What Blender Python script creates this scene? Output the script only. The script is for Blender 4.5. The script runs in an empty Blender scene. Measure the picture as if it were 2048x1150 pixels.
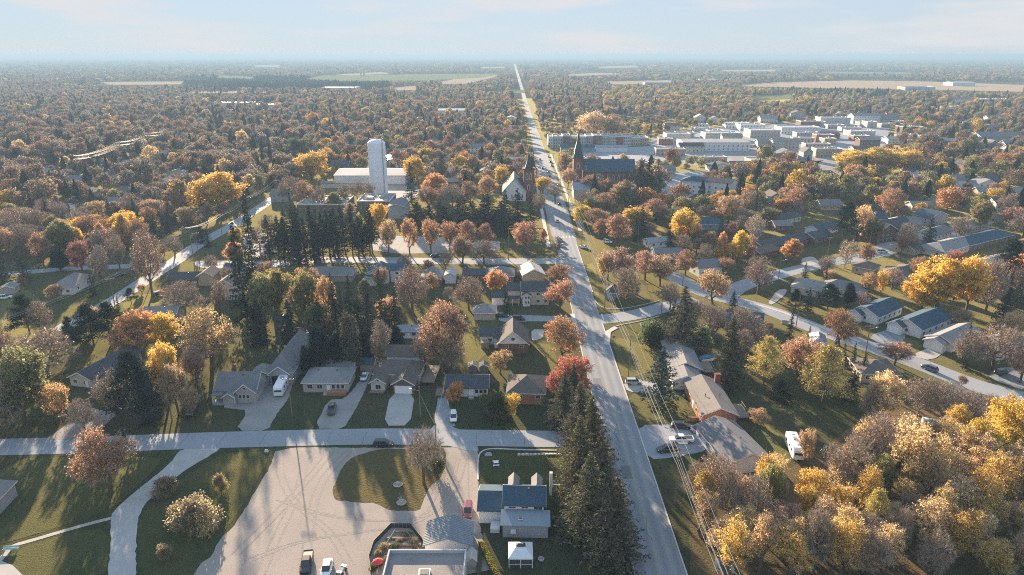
import bpy, math, random
import numpy as np
from mathutils import Vector

# ------------------------------------------------------------------ camera, sky, sun, exposure
sc = bpy.context.scene
col = sc.collection
F_PX, CX, CY, CAM_H = 1365.0, 1024.0, 575.0, 88.0
PITCH = math.atan(466.0 / F_PX)
cam_d = bpy.data.cameras.new('camera'); cam = bpy.data.objects.new('camera', cam_d); col.objects.link(cam)
cam.location = (0, 0, CAM_H); cam.rotation_euler = (math.pi / 2 - PITCH, 0, 0)
cam_d.sensor_width = 36; cam_d.lens = F_PX / 2048 * 36; cam_d.clip_start = 1; cam_d.clip_end = 90000
sc.camera = cam
SUN_AZ, SUN_EL = math.radians(-20.5), math.radians(12.4)      # ahead of the camera, a little to the left
sun_dir = Vector((math.sin(SUN_AZ) * math.cos(SUN_EL), math.cos(SUN_AZ) * math.cos(SUN_EL), math.sin(SUN_EL)))
world = bpy.data.worlds.new('World'); sc.world = world; world.use_nodes = True
wn = world.node_tree; wn.nodes.clear()
sky = wn.nodes.new('ShaderNodeTexSky'); sky.sky_type = 'NISHITA'; sky.sun_disc = False
sky.sun_elevation = SUN_EL; sky.sun_rotation = SUN_AZ
sky.air_density = 1.0; sky.dust_density = 0.0; sky.ozone_density = 6.0; sky.altitude = 300
bgn = wn.nodes.new('ShaderNodeBackground'); bgn.inputs['Strength'].default_value = 0.13
wo = wn.nodes.new('ShaderNodeOutputWorld')
# an even veil of thin high cloud over the whole sky, with a few denser streaks
def wmix(fac, a, b):
    m = wn.nodes.new('ShaderNodeMix'); m.data_type = 'RGBA'
    for sock, v in ((0, fac), (6, a), (7, b)):
        if hasattr(v, 'links'): wn.links.new(v, m.inputs[sock])
        else: m.inputs[sock].default_value = v
    return m.outputs[2]
tcw = wn.nodes.new('ShaderNodeTexCoord'); mpw = wn.nodes.new('ShaderNodeMapping')
mpw.inputs['Scale'].default_value = (1.6, 1.6, 11.0); mpw.inputs['Location'].default_value = (0.35, 0.0, 0.2)
nzw = wn.nodes.new('ShaderNodeTexNoise'); nzw.inputs['Scale'].default_value = 2.6; nzw.inputs['Detail'].default_value = 6
rpw = wn.nodes.new('ShaderNodeValToRGB'); rpw.color_ramp.elements[0].position = 0.51; rpw.color_ramp.elements[1].position = 0.66
rpw.color_ramp.elements[1].color = (0.9, 0.9, 0.9, 1)
wn.links.new(tcw.outputs['Generated'], mpw.inputs['Vector']); wn.links.new(mpw.outputs[0], nzw.inputs['Vector']); wn.links.new(nzw.outputs['Fac'], rpw.inputs[0])
sxyz = wn.nodes.new('ShaderNodeSeparateXYZ'); wn.links.new(tcw.outputs['Generated'], sxyz.inputs[0])
rpv = wn.nodes.new('ShaderNodeValToRGB'); wn.links.new(sxyz.outputs[2], rpv.inputs[0]); rpv.color_ramp.interpolation = 'EASE'      # whiter towards the horizon, bluer overhead, all round
rpv.color_ramp.elements[0].position = 0.0; rpv.color_ramp.elements[0].color = (0.92, 1.03, 1.14, 1); rpv.color_ramp.elements[1].position = 0.6; rpv.color_ramp.elements[1].color = (0.78, 1.16, 1.70, 1)
veil = wmix(0.96, sky.outputs[0], rpv.outputs[0]); streak = wmix(rpw.outputs[0], veil, (1.24, 1.26, 1.30, 1))
wn.links.new(streak, bgn.inputs['Color']); wn.links.new(bgn.outputs[0], wo.inputs[0])
sl = bpy.data.lights.new('sun', 'SUN'); sl.energy = 5.0; sl.angle = math.radians(0.6); sl.color = (1.0, 0.77, 0.54)
so = bpy.data.objects.new('sun', sl); col.objects.link(so); so.rotation_euler = (-sun_dir).to_track_quat('-Z', 'Y').to_euler()
so.location = (-60, 160, 200)
vs = sc.view_settings; vs.view_transform = 'Standard'; vs.look = 'None'; vs.gamma = 1; vs.exposure = 2.25; vs.use_curve_mapping = False
sc.render.engine = 'CYCLES'
cy = sc.cycles; cy.max_bounces = 5; cy.diffuse_bounces = 2; cy.glossy_bounces = 2; cy.transmission_bounces = 3
cy.volume_bounces = 0; cy.filter_width = 1.05; cy.transparent_max_bounces = 8; cy.use_denoising = False; cy.sample_clamp_indirect = 6

rnd = random.Random(7)
# ------------------------------------------------------------------ pixel (2048 x 1150 frame) -> the place itself
def dep(py): return PITCH + math.atan((py - CY) / F_PX)
def P(px, py, z=0.0):
    h = CAM_H - z; Y = h / math.tan(dep(py)); ax = Y * math.cos(PITCH) + h * math.sin(PITCH)
    return Vector(((px - CX) / F_PX * ax, Y, z))
def axis_at(Y, z=0.0): return Y * math.cos(PITCH) + (CAM_H - z) * math.sin(PITCH)
def zat(Y, py): return CAM_H - Y * math.tan(dep(py))
def to_px(x, y, z=0):
    ax = axis_at(y, z); return CX + x * F_PX / ax, CY + F_PX * math.tan(math.atan2(CAM_H - z, y) - PITCH)

# ------------------------------------------------------------------ mesh helpers
class MB:
    def __init__(s): s.v = []; s.f = []; s.m = []
    def add(s, vs, fs, mi=0):
        o = len(s.v); s.v += [tuple(p) for p in vs]; s.f += [tuple(i + o for i in f) for f in fs]; s.m += [mi] * len(fs); return s
    def box(s, x0, y0, z0, x1, y1, z1, mi=0):
        return s.add([(x0,y0,z0),(x1,y0,z0),(x1,y1,z0),(x0,y1,z0),(x0,y0,z1),(x1,y0,z1),(x1,y1,z1),(x0,y1,z1)],
              [(0,3,2,1),(4,5,6,7),(0,1,5,4),(1,2,6,5),(2,3,7,6),(3,0,4,7)], mi)
    def frus(s, x0,y0,x1,y1,z0, X0,Y0,X1,Y1,z1, mi=0):
        return s.add([(x0,y0,z0),(x1,y0,z0),(x1,y1,z0),(x0,y1,z0),(X0,Y0,z1),(X1,Y0,z1),(X1,Y1,z1),(X0,Y1,z1)],
              [(0,3,2,1),(4,5,6,7),(0,1,5,4),(1,2,6,5),(2,3,7,6),(3,0,4,7)], mi)
    def prism(s, pts, ax, a, b, mi=0):            # closed polygon of (u, v) pushed along an axis
        n = len(pts)
        def q(u, v, t): return {'x': (t, u, v), 'y': (u, t, v), 'z': (u, v, t)}[ax]
        vs_ = [q(u, v, a) for u, v in pts] + [q(u, v, b) for u, v in pts]
        fs = [tuple(range(n))[::-1], tuple(range(n, 2 * n))] + [(i, (i + 1) % n, n + (i + 1) % n, n + i) for i in range(n)]
        return s.add(vs_, fs, mi)
    def tube(s, p, q, r0, r1=None, n=6, mi=0, cap=True):
        p, q = Vector(p), Vector(q); r1 = r0 if r1 is None else r1
        d = (q - p).normalized(); a = d.orthogonal().normalized(); b = d.cross(a)
        vs_ = [p + (a * math.cos(t) + b * math.sin(t)) * r0 for t in [2 * math.pi * i / n for i in range(n)]]
        vs_ += [q + (a * math.cos(t) + b * math.sin(t)) * r1 for t in [2 * math.pi * i / n for i in range(n)]]
        fs = [(i, (i + 1) % n, n + (i + 1) % n, n + i) for i in range(n)]
        if cap: fs += [tuple(range(n))[::-1], tuple(range(n, 2 * n))]
        return s.add(vs_, fs, mi)
    def mesh(s, name, mats):
        me = bpy.data.meshes.new(name); me.from_pydata(s.v, [], s.f)
        for m in (mats if isinstance(mats, (list, tuple)) else [mats]): me.materials.append(m)
        if any(s.m): me.polygons.foreach_set('material_index', s.m)
        me.update(); return me
    def obj(s, name, mats, parent=None, loc=None):
        o = bpy.data.objects.new(name, s.mesh(name, mats)); col.objects.link(o)
        if parent: o.parent = parent
        if loc is not None: o.location = loc
        return o
def ob(name, me, parent=None, loc=(0,0,0), rz=0.0, scale=None):
    o = bpy.data.objects.new(name, me); col.objects.link(o); o.location = loc; o.rotation_euler = (0, 0, rz)
    if scale is not None: o.scale = scale
    if parent: o.parent = parent
    return o
def tag(o, label=None, cat=None, group=None, kind=None):
    if label: o['label'] = label
    if cat: o['category'] = cat
    if group: o['group'] = group
    if kind: o['kind'] = kind
    return o
def empty(name, loc, rz=0.0, label=None, cat=None, group=None):
    o = bpy.data.objects.new(name, None); col.objects.link(o); o.location = loc; o.rotation_euler = (0, 0, rz); o.empty_display_size = .2
    return tag(o, label, cat, group)
def copy_tree(o, parent=None, color=None):
    c = o.copy(); col.objects.link(c); c.parent = parent
    if color is not None: c.color = color
    for ch in o.children: copy_tree(ch, c, color)
    return c

# ------------------------------------------------------------------ materials
def M(name, c, rough=.85, var=.18, scale=1.2, bump=0.0, bscale=6.0, c2=None, spec=.3, metal=0.0, objcol=False, lines=None, big=None, coat=0, sheen=None):
    m = bpy.data.materials.new(name); m.use_nodes = True; nt = m.node_tree; N, L = nt.nodes, nt.links
    b = N['Principled BSDF']; b.inputs['Roughness'].default_value = rough; b.inputs['Specular IOR Level'].default_value = spec
    b.inputs['Metallic'].default_value = metal
    if coat: b.inputs['Coat Weight'].default_value = coat
    if sheen: b.inputs['Sheen Weight'].default_value = sheen[0]; b.inputs['Sheen Roughness'].default_value = sheen[1]; b.inputs['Sheen Tint'].default_value = (*sheen[2], 1)
    tc = N.new('ShaderNodeTexCoord')
    nz = N.new('ShaderNodeTexNoise'); nz.inputs['Scale'].default_value = scale; nz.inputs['Detail'].default_value = 5; nz.inputs['Roughness'].default_value = .65
    L.new(tc.outputs['Object'], nz.inputs['Vector'])
    rp = N.new('ShaderNodeValToRGB'); e = rp.color_ramp.elements; e[0].position = .3; e[1].position = .72
    d = c2 if c2 else tuple(min(1, x * (1 + var)) for x in c)
    a = c if c2 else tuple(x * (1 - var) for x in c)
    e[0].color = (*a, 1); e[1].color = (*d, 1)
    L.new(nz.outputs['Fac'], rp.inputs[0]); out = rp.outputs[0]
    if big:                                           # a second, larger patchiness
        n2 = N.new('ShaderNodeTexNoise'); n2.inputs['Scale'].default_value = big[0]; n2.inputs['Detail'].default_value = 4
        L.new(tc.outputs['Object'], n2.inputs['Vector'])
        r2 = N.new('ShaderNodeValToRGB'); r2.color_ramp.elements[0].position = .38; r2.color_ramp.elements[1].position = .66
        r2.color_ramp.elements[0].color = (0, 0, 0, 1); r2.color_ramp.elements[1].color = (big[2] if len(big) > 2 else 1,) * 3 + (1,)
        L.new(n2.outputs['Fac'], r2.inputs[0])
        mx = N.new('ShaderNodeMix'); mx.data_type = 'RGBA'; L.new(r2.outputs[0], mx.inputs[0]); L.new(out, mx.inputs[6]); mx.inputs[7].default_value = (*big[1], 1); out = mx.outputs[2]
    if objcol:
        oi = N.new('ShaderNodeObjectInfo'); mx = N.new('ShaderNodeMix'); mx.data_type = 'RGBA'; mx.blend_type = 'MULTIPLY'; mx.inputs[0].default_value = 1
        L.new(out, mx.inputs[6]); L.new(oi.outputs['Color'], mx.inputs[7]); out = mx.outputs[2]
    hgt = None
    if lines:                                         # shingle courses, siding laps, tyre tracks: soft bands that darken the colour
        wv = N.new('ShaderNodeTexWave'); wv.bands_direction = lines[0]; wv.inputs['Scale'].default_value = lines[1]; wv.inputs['Distortion'].default_value = lines[3] if len(lines) > 3 else .3
        L.new(tc.outputs['Object'], wv.inputs['Vector']); hgt = wv.outputs['Fac']
        mx = N.new('ShaderNodeMix'); mx.data_type = 'RGBA'; mx.blend_type = 'MULTIPLY'; mx.inputs[0].default_value = lines[2]
        L.new(out, mx.inputs[6]); L.new(wv.outputs['Color'], mx.inputs[7]); out = mx.outputs[2]
    if bump:
        n3 = N.new('ShaderNodeTexNoise'); n3.inputs['Scale'].default_value = bscale; n3.inputs['Detail'].default_value = 4
        L.new(tc.outputs['Object'], n3.inputs['Vector'])
        bp = N.new('ShaderNodeBump'); bp.inputs['Strength'].default_value = bump; bp.inputs['Distance'].default_value = .15
        L.new(n3.outputs['Fac'], bp.inputs['Height']); L.new(bp.outputs[0], b.inputs['Normal'])
    L.new(out, b.inputs['Base Color']); return m

def leaf_mat(name, c=(1,1,1), trans=.52, var=.55, objcol=True, rnd_hue=None):
    m = bpy.data.materials.new(name); m.use_nodes = True; nt = m.node_tree; N, L = nt.nodes, nt.links; N.clear()
    o = N.new('ShaderNodeOutputMaterial'); df = N.new('ShaderNodeBsdfDiffuse'); tr = N.new('ShaderNodeBsdfTranslucent'); mx = N.new('ShaderNodeMixShader')
    mx.inputs[0].default_value = trans; L.new(df.outputs[0], mx.inputs[1]); L.new(tr.outputs[0], mx.inputs[2]); L.new(mx.outputs[0], o.inputs[0])
    ge = N.new('ShaderNodeNewGeometry'); oi = N.new('ShaderNodeObjectInfo')
    rp = N.new('ShaderNodeMapRange'); rp.inputs[3].default_value = 1 - var; rp.inputs[4].default_value = 1 + var
    tc = N.new('ShaderNodeTexCoord'); nzl = N.new('ShaderNodeTexNoise'); nzl.inputs['Scale'].default_value = .55; nzl.inputs['Detail'].default_value = 2; L.new(tc.outputs['Object'], nzl.inputs['Vector'])
    mc = N.new('ShaderNodeMapRange'); mc.inputs[1].default_value = .35; mc.inputs[2].default_value = .65; mc.inputs[3].default_value = .72; mc.inputs[4].default_value = 1.28; L.new(nzl.outputs['Fac'], mc.inputs[0])
    mm = N.new('ShaderNodeMath'); mm.operation = 'MULTIPLY'; L.new(ge.outputs['Random Per Island'], rp.inputs[0]); L.new(rp.outputs[0], mm.inputs[0]); L.new(mc.outputs[0], mm.inputs[1])
    vm = N.new('ShaderNodeVectorMath'); vm.operation = 'SCALE'; L.new(mm.outputs[0], vm.inputs['Scale'])
    if objcol: L.new(oi.outputs['Color'], vm.inputs[0])
    else:
        r2 = N.new('ShaderNodeValToRGB'); L.new(oi.outputs['Random'], r2.inputs[0])
        cs = rnd_hue or [c, c]; e = r2.color_ramp.elements; e[0].color = (*cs[0], 1); e[1].color = (*cs[-1], 1)
        for i, k in enumerate(cs[1:-1]): x = e.new((i + 1) / (len(cs) - 1)); x.color = (*k, 1)
        L.new(r2.outputs[0], vm.inputs[0])
    L.new(vm.outputs[0], df.inputs[0]); L.new(vm.outputs[0], tr.inputs[0]); return m

LEAF = leaf_mat('leaves', var=.38); NEEDLE = leaf_mat('needles', trans=.15, var=.5)
TWIG = M('twig_bark', (.35,.285,.225), var=.3, objcol=False); BARK = M('bark', (.10,.08,.065), var=.3, scale=3, bump=.4)
BIRCH = M('birch_bark', (.55,.52,.48), var=.2, scale=3)
ASPH = M('asphalt', (.26,.275,.29), rough=.85, var=.06, scale=3, big=(.05,(.215,.228,.24),.7), bump=.12, bscale=12, spec=.12, lines=('X', .135, .20, 1.2))
ASPH2 = M('side_street_asphalt', (.275,.29,.305), rough=.85, var=.05, scale=2.5, big=(.08,(.235,.25,.262),.8), bump=.12, bscale=12, spec=.12)
CONC = M('concrete', (.38,.36,.335), var=.06, scale=2, big=(.25,(.33,.31,.29),.7), bump=.06, spec=.12)
GRAV = M('gravel', (.315,.275,.24), var=.09, scale=2.2, big=(.09,(.26,.225,.196),.75), bump=.35, bscale=7, spec=.05)
GRAV2 = M('driveway_gravel', (.29,.272,.255), var=.12, scale=2.4, big=(.2,(.225,.21,.20),.8), bump=.4, bscale=5, spec=.05)
FUZZ = (.46, .35, (.98, .86, .34))            # low sun caught by upright blades
GRASS = M('grass', (.022,.036,.020), rough=.95, c2=(.045,.052,.026), scale=.22, big=(.035,(.070,.058,.036),.55), bump=.8, bscale=3.0, spec=0, sheen=(.26, .35, (.98, .86, .34)))
LAWN = M('mown_lawn', (.023,.040,.020), rough=.95, c2=(.050,.060,.026), scale=.45, big=(.11,(.070,.060,.030),.6), bump=1.0, bscale=4.0, spec=0, sheen=FUZZ)
DRYL = M('dry_lawn', (.060,.052,.026), rough=.95, c2=(.115,.092,.046), scale=1.4, big=(.15,(.08,.078,.03),.7), bump=1.0, bscale=2.2, spec=0, sheen=(.42, .35, (1.0, .74, .34)))
LITTER = M('leaf_litter', (.060,.047,.030), rough=.95, c2=(.13,.093,.052), scale=.6, big=(.07,(.055,.06,.03),.7), bump=.8, bscale=3, spec=0, sheen=(.2, .4, (1, .7, .35)))
WOOD = M('weathered_wood', (.22,.17,.13), var=.25, scale=2)
POLE = M('pole_wood', (.20,.155,.12), var=.2, scale=2)
WHITE = M('white_paint', (.74,.74,.73), rough=.6, var=.04)
WIRE = M('bare_wire', (.42,.40,.37), rough=.6, var=.05, spec=.3)  # backlit sun glint on the wires is put into this pale colour
GLASS = M('window_glass', (.025,.032,.042), rough=.08, var=.15, spec=.6)
CARGL = M('car_glass', (.02,.026,.034), rough=.06, var=.05, spec=.6)
PAINT = M('car_paint', (1,1,1), rough=.25, var=.02, objcol=True, spec=.5, coat=.4)
RUBBER = M('tyre', (.02,.02,.021), rough=.9); RIM = M('rim', (.35,.35,.36), rough=.35, metal=.8); LAMPR = M('tail_lamp', (.35,.02,.02), rough=.3); LAMPW = M('head_lamp', (.7,.7,.68), rough=.2)
DARKM = M('dark_metal', (.05,.052,.055), rough=.5); GALV = M('galvanised', (.42,.43,.44), rough=.45, metal=.5)
def siding(n, c): return M(n, c, rough=.75, var=.05, scale=.8, lines=('Z', 5.0, .12, .05))
def brick(n, c): return M(n, c, var=.25, scale=5, bump=.3, bscale=9, big=(.6, tuple(x * .8 for x in c), .6))
def shingle(n, c): return M(n, c, rough=.95, var=.16, scale=5, big=(.35, tuple(x * .82 for x in c), .7), bump=.35, bscale=9, spec=.15)
WALLS = dict(white=siding('white_siding', (.66,.66,.65)), cream=siding('cream_siding', (.52,.47,.39)), beige=siding('beige_siding', (.42,.38,.33)),
  grey=siding('grey_siding', (.33,.34,.36)), blue=siding('blue_siding', (.20,.27,.34)), tan=siding('tan_siding', (.36,.29,.22)),
  redbrick=brick('red_brick', (.22,.085,.06)), orange=brick('orange_brick', (.36,.16,.095)), brown=brick('brown_brick', (.16,.095,.07)),
  stone=M('field_stone', (.26,.24,.22), c2=(.45,.42,.38), scale=2.2, bump=.6, bscale=3), stucco=M('stucco', (.55,.52,.47), var=.06), dark=siding('dark_siding', (.10,.10,.105)),
  concrete=M('concrete_wall', (.42,.41,.39), var=.08), metal=M('metal_cladding', (.58,.60,.62), rough=.5, var=.05, lines=('X', 3.0, .12, 0)))
ROOFS = dict(grey=shingle('grey_shingle', (.17,.17,.175)), dark=shingle('charcoal_shingle', (.075,.08,.09)), brown=shingle('brown_shingle', (.13,.112,.10)),
  tan=shingle('tan_shingle', (.205,.19,.175)), light=shingle('light_grey_shingle', (.23,.225,.22)), teal=shingle('blue_green_shingle', (.050,.088,.122)), red=shingle('red_roof', (.24,.08,.065)),
  metal=M('metal_roof', (.20,.245,.28), rough=.6, var=.06), white=M('white_membrane', (.38,.375,.365), var=.10, big=(.1,(.27,.265,.26),.6)), gravel=M('gravel_roof', (.25,.225,.21), var=.12, scale=4, big=(.3,(.19,.172,.162),.7), bump=.3))
TRIM = M('trim', (.62,.62,.61), rough=.6, var=.04); DKTRIM = M('dark_trim', (.10,.10,.105), var=.1)
# ------------------------------------------------------------------ trees: skeleton grown through the crown, twigs and leaf-sized faces
def quads_np(c, size, rs, flat=0.0, stretch=1.0):
    n = len(c); a = rs.normal(size=(n, 3)); b = rs.normal(size=(n, 3))
    if flat: a[:, 2] *= (1 - flat); b[:, 2] *= (1 - flat)
    a /= np.linalg.norm(a, axis=1)[:, None] + 1e-9; b -= (b * a).sum(1)[:, None] * a; b /= np.linalg.norm(b, axis=1)[:, None] + 1e-9
    s = size[:, None] * .5; a = a * s * stretch; b = b * s
    v = np.empty((n, 4, 3)); v[:, 0] = c - a; v[:, 1] = c - b * .8; v[:, 2] = c + a; v[:, 3] = c + b * .8
    return v.reshape(-1, 3)
def quad_mesh(name, groups, mats):
    """groups: (verts, corners per face, material index)"""
    me = bpy.data.meshes.new(name); vs_ = np.concatenate([g[0] for g in groups]); me.vertices.add(len(vs_)); me.vertices.foreach_set('co', vs_.astype(np.float32).ravel())
    ls, mi, tot = [], [], 0
    for g in groups:
        k = len(g[0]) // g[1]; ls += [g[1]] * k; mi += [g[2]] * k; tot += k * g[1]
    ls = np.array(ls, dtype=np.int32); st = np.concatenate([[0], np.cumsum(ls)[:-1]]).astype(np.int32)
    me.loops.add(tot); me.loops.foreach_set('vertex_index', np.arange(tot, dtype=np.int32)); me.polygons.add(len(ls)); me.polygons.foreach_set('loop_start', st)
    me.polygons.foreach_set('material_index', np.array(mi, dtype=np.int32))
    for m in mats: me.materials.append(m)
    me.update(calc_edges=True); return me
def crown_points(rs, n, H, R, z0, shape):
    """points through an uneven crown: several overlapping lobes, thicker towards their outsides"""
    out = []; k = rs.normal(size=(4, 3)); ph = rs.uniform(0, 6.28, 4)
    if shape == 'cone': lobes = [(0, 0, .5, 1.0, 1.0)]
    else:
        m = rs.randint(5, 9); lobes = [(0, 0, .52, .70, .78)]
        for i in range(m):
            a = 6.28 * i / m + rs.uniform(-.5, .5); q = rs.uniform(.38, .62); lobes.append((q * math.cos(a), q * math.sin(a), rs.uniform(.28, .72), rs.uniform(.32, .50), rs.uniform(.30, .46)))
        for i in range(2): lobes.append((rs.uniform(-.3, .3), rs.uniform(-.3, .3), rs.uniform(.70, .82), rs.uniform(.28, .42), rs.uniform(.26, .36)))
    w = np.array([l[3] ** 2 for l in lobes]); w = w / w.sum()
    while len(out) < n:
        l = lobes[rs.choice(len(lobes), p=w)]; d = rs.normal(size=3); d /= np.linalg.norm(d); r = rs.uniform(.12, 1) ** .42
        r *= 1 + .14 * sum(math.sin(2.3 * k[i] @ d + ph[i]) for i in range(4)) / 2
        if shape == 'cone': x, y, t = d[0] * r, d[1] * r, (d[2] * r + 1) / 2
        else: x, y, t = l[0] + d[0] * r * l[3], l[1] + d[1] * r * l[3], l[2] + d[2] * r * l[4] * .62
        t = min(1.02, max(0.0, t))
        ww = {'round': 1.0, 'vase': .62 + .5 * t, 'oval': 1.05 - .3 * t, 'cone': 1.15 - .95 * t}[shape]
        out.append((x * R * ww * (1.0 if shape == 'cone' else 1.12), y * R * ww * (1.0 if shape == 'cone' else 1.12), z0 + (H - z0) * t))
    return np.array(out)
def deciduous(name, seed, H=12.0, R=5.0, base=.22, shape='round', tips=420, leaves=14, lsize=.34, twigs=6, bark=None, tlen=1.1, stems=1, clump=.8):
    rs = np.random.RandomState(seed); z0 = H * base
    pts = crown_points(rs, tips, H, R, z0, shape)
    nodes = []; par = []
    for s in range(stems):
        off = np.array([rs.normal() * .35, rs.normal() * .35, 0]) * (stems > 1)
        lean = np.array([rs.normal() * .3, rs.normal() * .3, 0]); p0 = len(nodes)
        for i, t in enumerate(np.linspace(0, 1, 6)):
            nodes.append(off * (1 + 2 * t) + lean * t + np.array([0, 0, z0 * 1.5 * t])); par.append(-1 if i == 0 else p0 + i - 1)
    order = np.argsort(np.linalg.norm(pts - np.array([0, 0, z0 * .8]), axis=1)); N = np.zeros((len(nodes) + tips, 3)); N[:len(nodes)] = nodes; k = len(nodes)
    plen = np.zeros(len(N)); nfix = k
    for i in range(1, k): plen[i] = plen[par[i]] + (0 if par[i] < 0 else np.linalg.norm(N[i] - N[par[i]]))
    for j in order:
        d = np.linalg.norm(N[:k] - pts[j], axis=1); up = np.maximum(0, N[:k, 2] - pts[j, 2]); c = d * 1.0 + plen[:k] * .28 + up * 1.5
        for s in range(stems): c[s * 6:s * 6 + 3] += 50
        b = int(np.argmin(c)); N[k] = pts[j]; par.append(b); plen[k] = plen[b] + d[b]; k += 1
    w = np.ones(k)
    for i in range(k - 1, 0, -1):
        if par[i] >= 0: w[par[i]] += w[i]
    mb = MB(); tr = .028 * H / w.max() ** .5
    for i in range(k):
        p = par[i]
        if p < 0: continue
        r1 = max(.022, tr * w[i] ** .5); r0 = max(.024, tr * min(w[p], w[i] * 1.5) ** .5)
        if i < nfix: r0 = r1 * (1.25 if par[p] < 0 else 1.05)
        mb.tube(N[p], N[i], r0, r1, n=6 if w[i] > 30 else 3, cap=False)
    trunk = mb.mesh(name + '_trunk', [bark or BARK])
    T = N[nfix:k]; ctr = np.array([0, 0, z0 + .25 * (H - z0)]); g = []
    if twigs:
        c = np.repeat(T, twigs, 0); d = (c - ctr); d /= np.linalg.norm(d, axis=1)[:, None] + 1e-9; d = d + rs.normal(size=d.shape) * .55; d /= np.linalg.norm(d, axis=1)[:, None]
        ln = tlen * rs.uniform(.5, 1.3, len(c))[:, None]; sd = np.cross(d, rs.normal(size=d.shape)); sd /= np.linalg.norm(sd, axis=1)[:, None] + 1e-9
        v = np.empty((len(c), 3, 3)); v[:, 0] = c - sd * .035; v[:, 1] = c + sd * .035; v[:, 2] = c + d * ln; g.append((v.reshape(-1, 3), 3, 1))
    if leaves:
        q = rs.poisson(leaves, len(T)) if leaves < 6 else (leaves * rs.uniform(.35, 1.65, len(T))).astype(int)
        c = np.repeat(T, q, 0); c = c + rs.normal(size=c.shape) * np.array([.5, .5, .36]) * (tlen * clump)
        g.insert(0, (quads_np(c, lsize * rs.uniform(.6, 1.35, len(c)), rs), 4, 0))
    return trunk, quad_mesh(name + '_crown', g, [LEAF, TWIG]), H, R
def spruce(name, seed, H=16.0, R=3.6, base=.04, n_lvl=34, br=9, per=15, lsize=.42, droop=.35, ragged=.25):
    rs = np.random.RandomState(seed); cs = []; mb = MB(); mb.tube((0,0,0), (0,0,H * .97), .018 * H, .02, n=6, cap=False)
    for l in range(n_lvl):
        t = l / (n_lvl - 1); z = H * (base + (1 - base) * t ** .92); r = R * (1 - t) ** .82 * (1 - .25 * (t < .08)) + .12
        k = max(4, int(br * (1 - t * .5)))
        for b in range(k):
            a = 2 * math.pi * (b / k) + rs.uniform(0, 6.28) ; rr = r * rs.uniform(1 - ragged, 1 + ragged * .5); m = max(3, int(per * (rr / R) ** .8 + 2))
            s = (np.arange(m) + rs.uniform(0, 1, m)) / m; s = s ** .7
            x = s * rr; wd = .10 * rr * (1.2 - s) + .10
            c = np.stack([math.cos(a) * x, math.sin(a) * x, z - droop * rr * s ** 1.4 * .6 + .12 * rr * s ** 3], 1)
            c += rs.normal(size=c.shape) * np.stack([wd, wd, wd * .45], 1); cs.append(c)
            if rr > .8: mb.tube((0, 0, z), (math.cos(a) * rr * .8, math.sin(a) * rr * .8, z - droop * rr * .3), .03, .012, n=3, cap=False)
    c = np.concatenate(cs); c[:, 2] = np.clip(c[:, 2], .1, H)
    v = quads_np(c, lsize * rs.uniform(.55, 1.3, len(c)), rs, flat=.35, stretch=1.25)
    return mb.mesh(name + '_trunk', [BARK]), quad_mesh(name + '_crown', [(v, 4, 0)], [NEEDLE]), H, R
def pine(name, seed, H=13.0, R=4.5, tuft=70, per=70, base=.2, lsize=.38):
    rs = np.random.RandomState(seed); mb = MB(); mb.tube((0,0,0), (.2,.1,H * .95), .02 * H, .04, n=6, cap=False); cs = []
    for i in range(tuft):
        t = rs.uniform(0, 1); z = H * (base + (1 - base) * t); r = R * (1 - t ** 1.6) * rs.uniform(.35, 1.05) + .25; a = rs.uniform(0, 6.28)
        e = np.array([math.cos(a) * r, math.sin(a) * r, z + .12 * r]); mb.tube((0, 0, z - .1 * r), e, .06, .02, n=3, cap=False)
        cs.append(e + rs.normal(size=(per, 3)) * np.array([.75, .75, .33]) * (.7 + .10 * r))
    c = np.concatenate(cs); v = quads_np(c, lsize * rs.uniform(.6, 1.3, len(c)), rs, flat=.2, stretch=1.3)
    return mb.mesh(name + '_trunk', [BARK]), quad_mesh(name + '_crown', [(v, 4, 0)], [NEEDLE]), H, R
def dense(name, seed, H, R, shape, n, lsize, base=.03, mat=None, stem=True, twig=False):
    rs = np.random.RandomState(seed); c = crown_points(rs, n, H, R, H * base, shape); c += rs.normal(size=c.shape) * .12
    g = [(quads_np(c, lsize * rs.uniform(.6, 1.3, n), rs, stretch=1.2), 4, 0)]; mb = MB()
    for i in range(7):
        a = i * .9; mb.tube((0, 0, 0), (math.cos(a) * R * .55, math.sin(a) * R * .55, H * rs.uniform(.5, .8)), .05, .02, n=4, cap=False)
    mb.tube((0, 0, 0), (0, 0, H * .85), .09, .03, n=5, cap=False)
    return mb.mesh(name + '_trunk', [BARK]), quad_mesh(name + '_crown', g, [mat or LEAF]), H, R

PROTO = {}
PROTO['rust'] = [deciduous('rust%d' % i, 10 + i, 12, 5.2, .2, s, 440, 24, .25, 7, clump=.62) for i, s in enumerate(['round', 'vase', 'round', 'oval', 'vase'])]
PROTO['full'] = [deciduous('full%d' % i, 30 + i, 12, 5.0, .16, s, 330, 66, .29, 3, clump=.72) for i, s in enumerate(['round', 'oval', 'vase', 'round'])]
PROTO['half'] = [deciduous('half%d' % i, 50 + i, 12, 5.0, .18, s, 400, 34, .25, 6, clump=.6) for i, s in enumerate(['round', 'vase', 'oval'])]
PROTO['feather'] = [deciduous('feather%d' % i, 60 + i, 14, 3.8, .2, s, 300, 17, .25, 5, tlen=1.3, stems=1 + i % 2, clump=.55) for i, s in enumerate(['oval', 'vase', 'oval', 'vase', 'round'])]
PROTO['bare'] = [deciduous('bare%d' % i, 70 + i, 12, 5.2, .18, s, 640, 4, .2, 13, tlen=1.0) for i, s in enumerate(['vase', 'round', 'vase'])]
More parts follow.
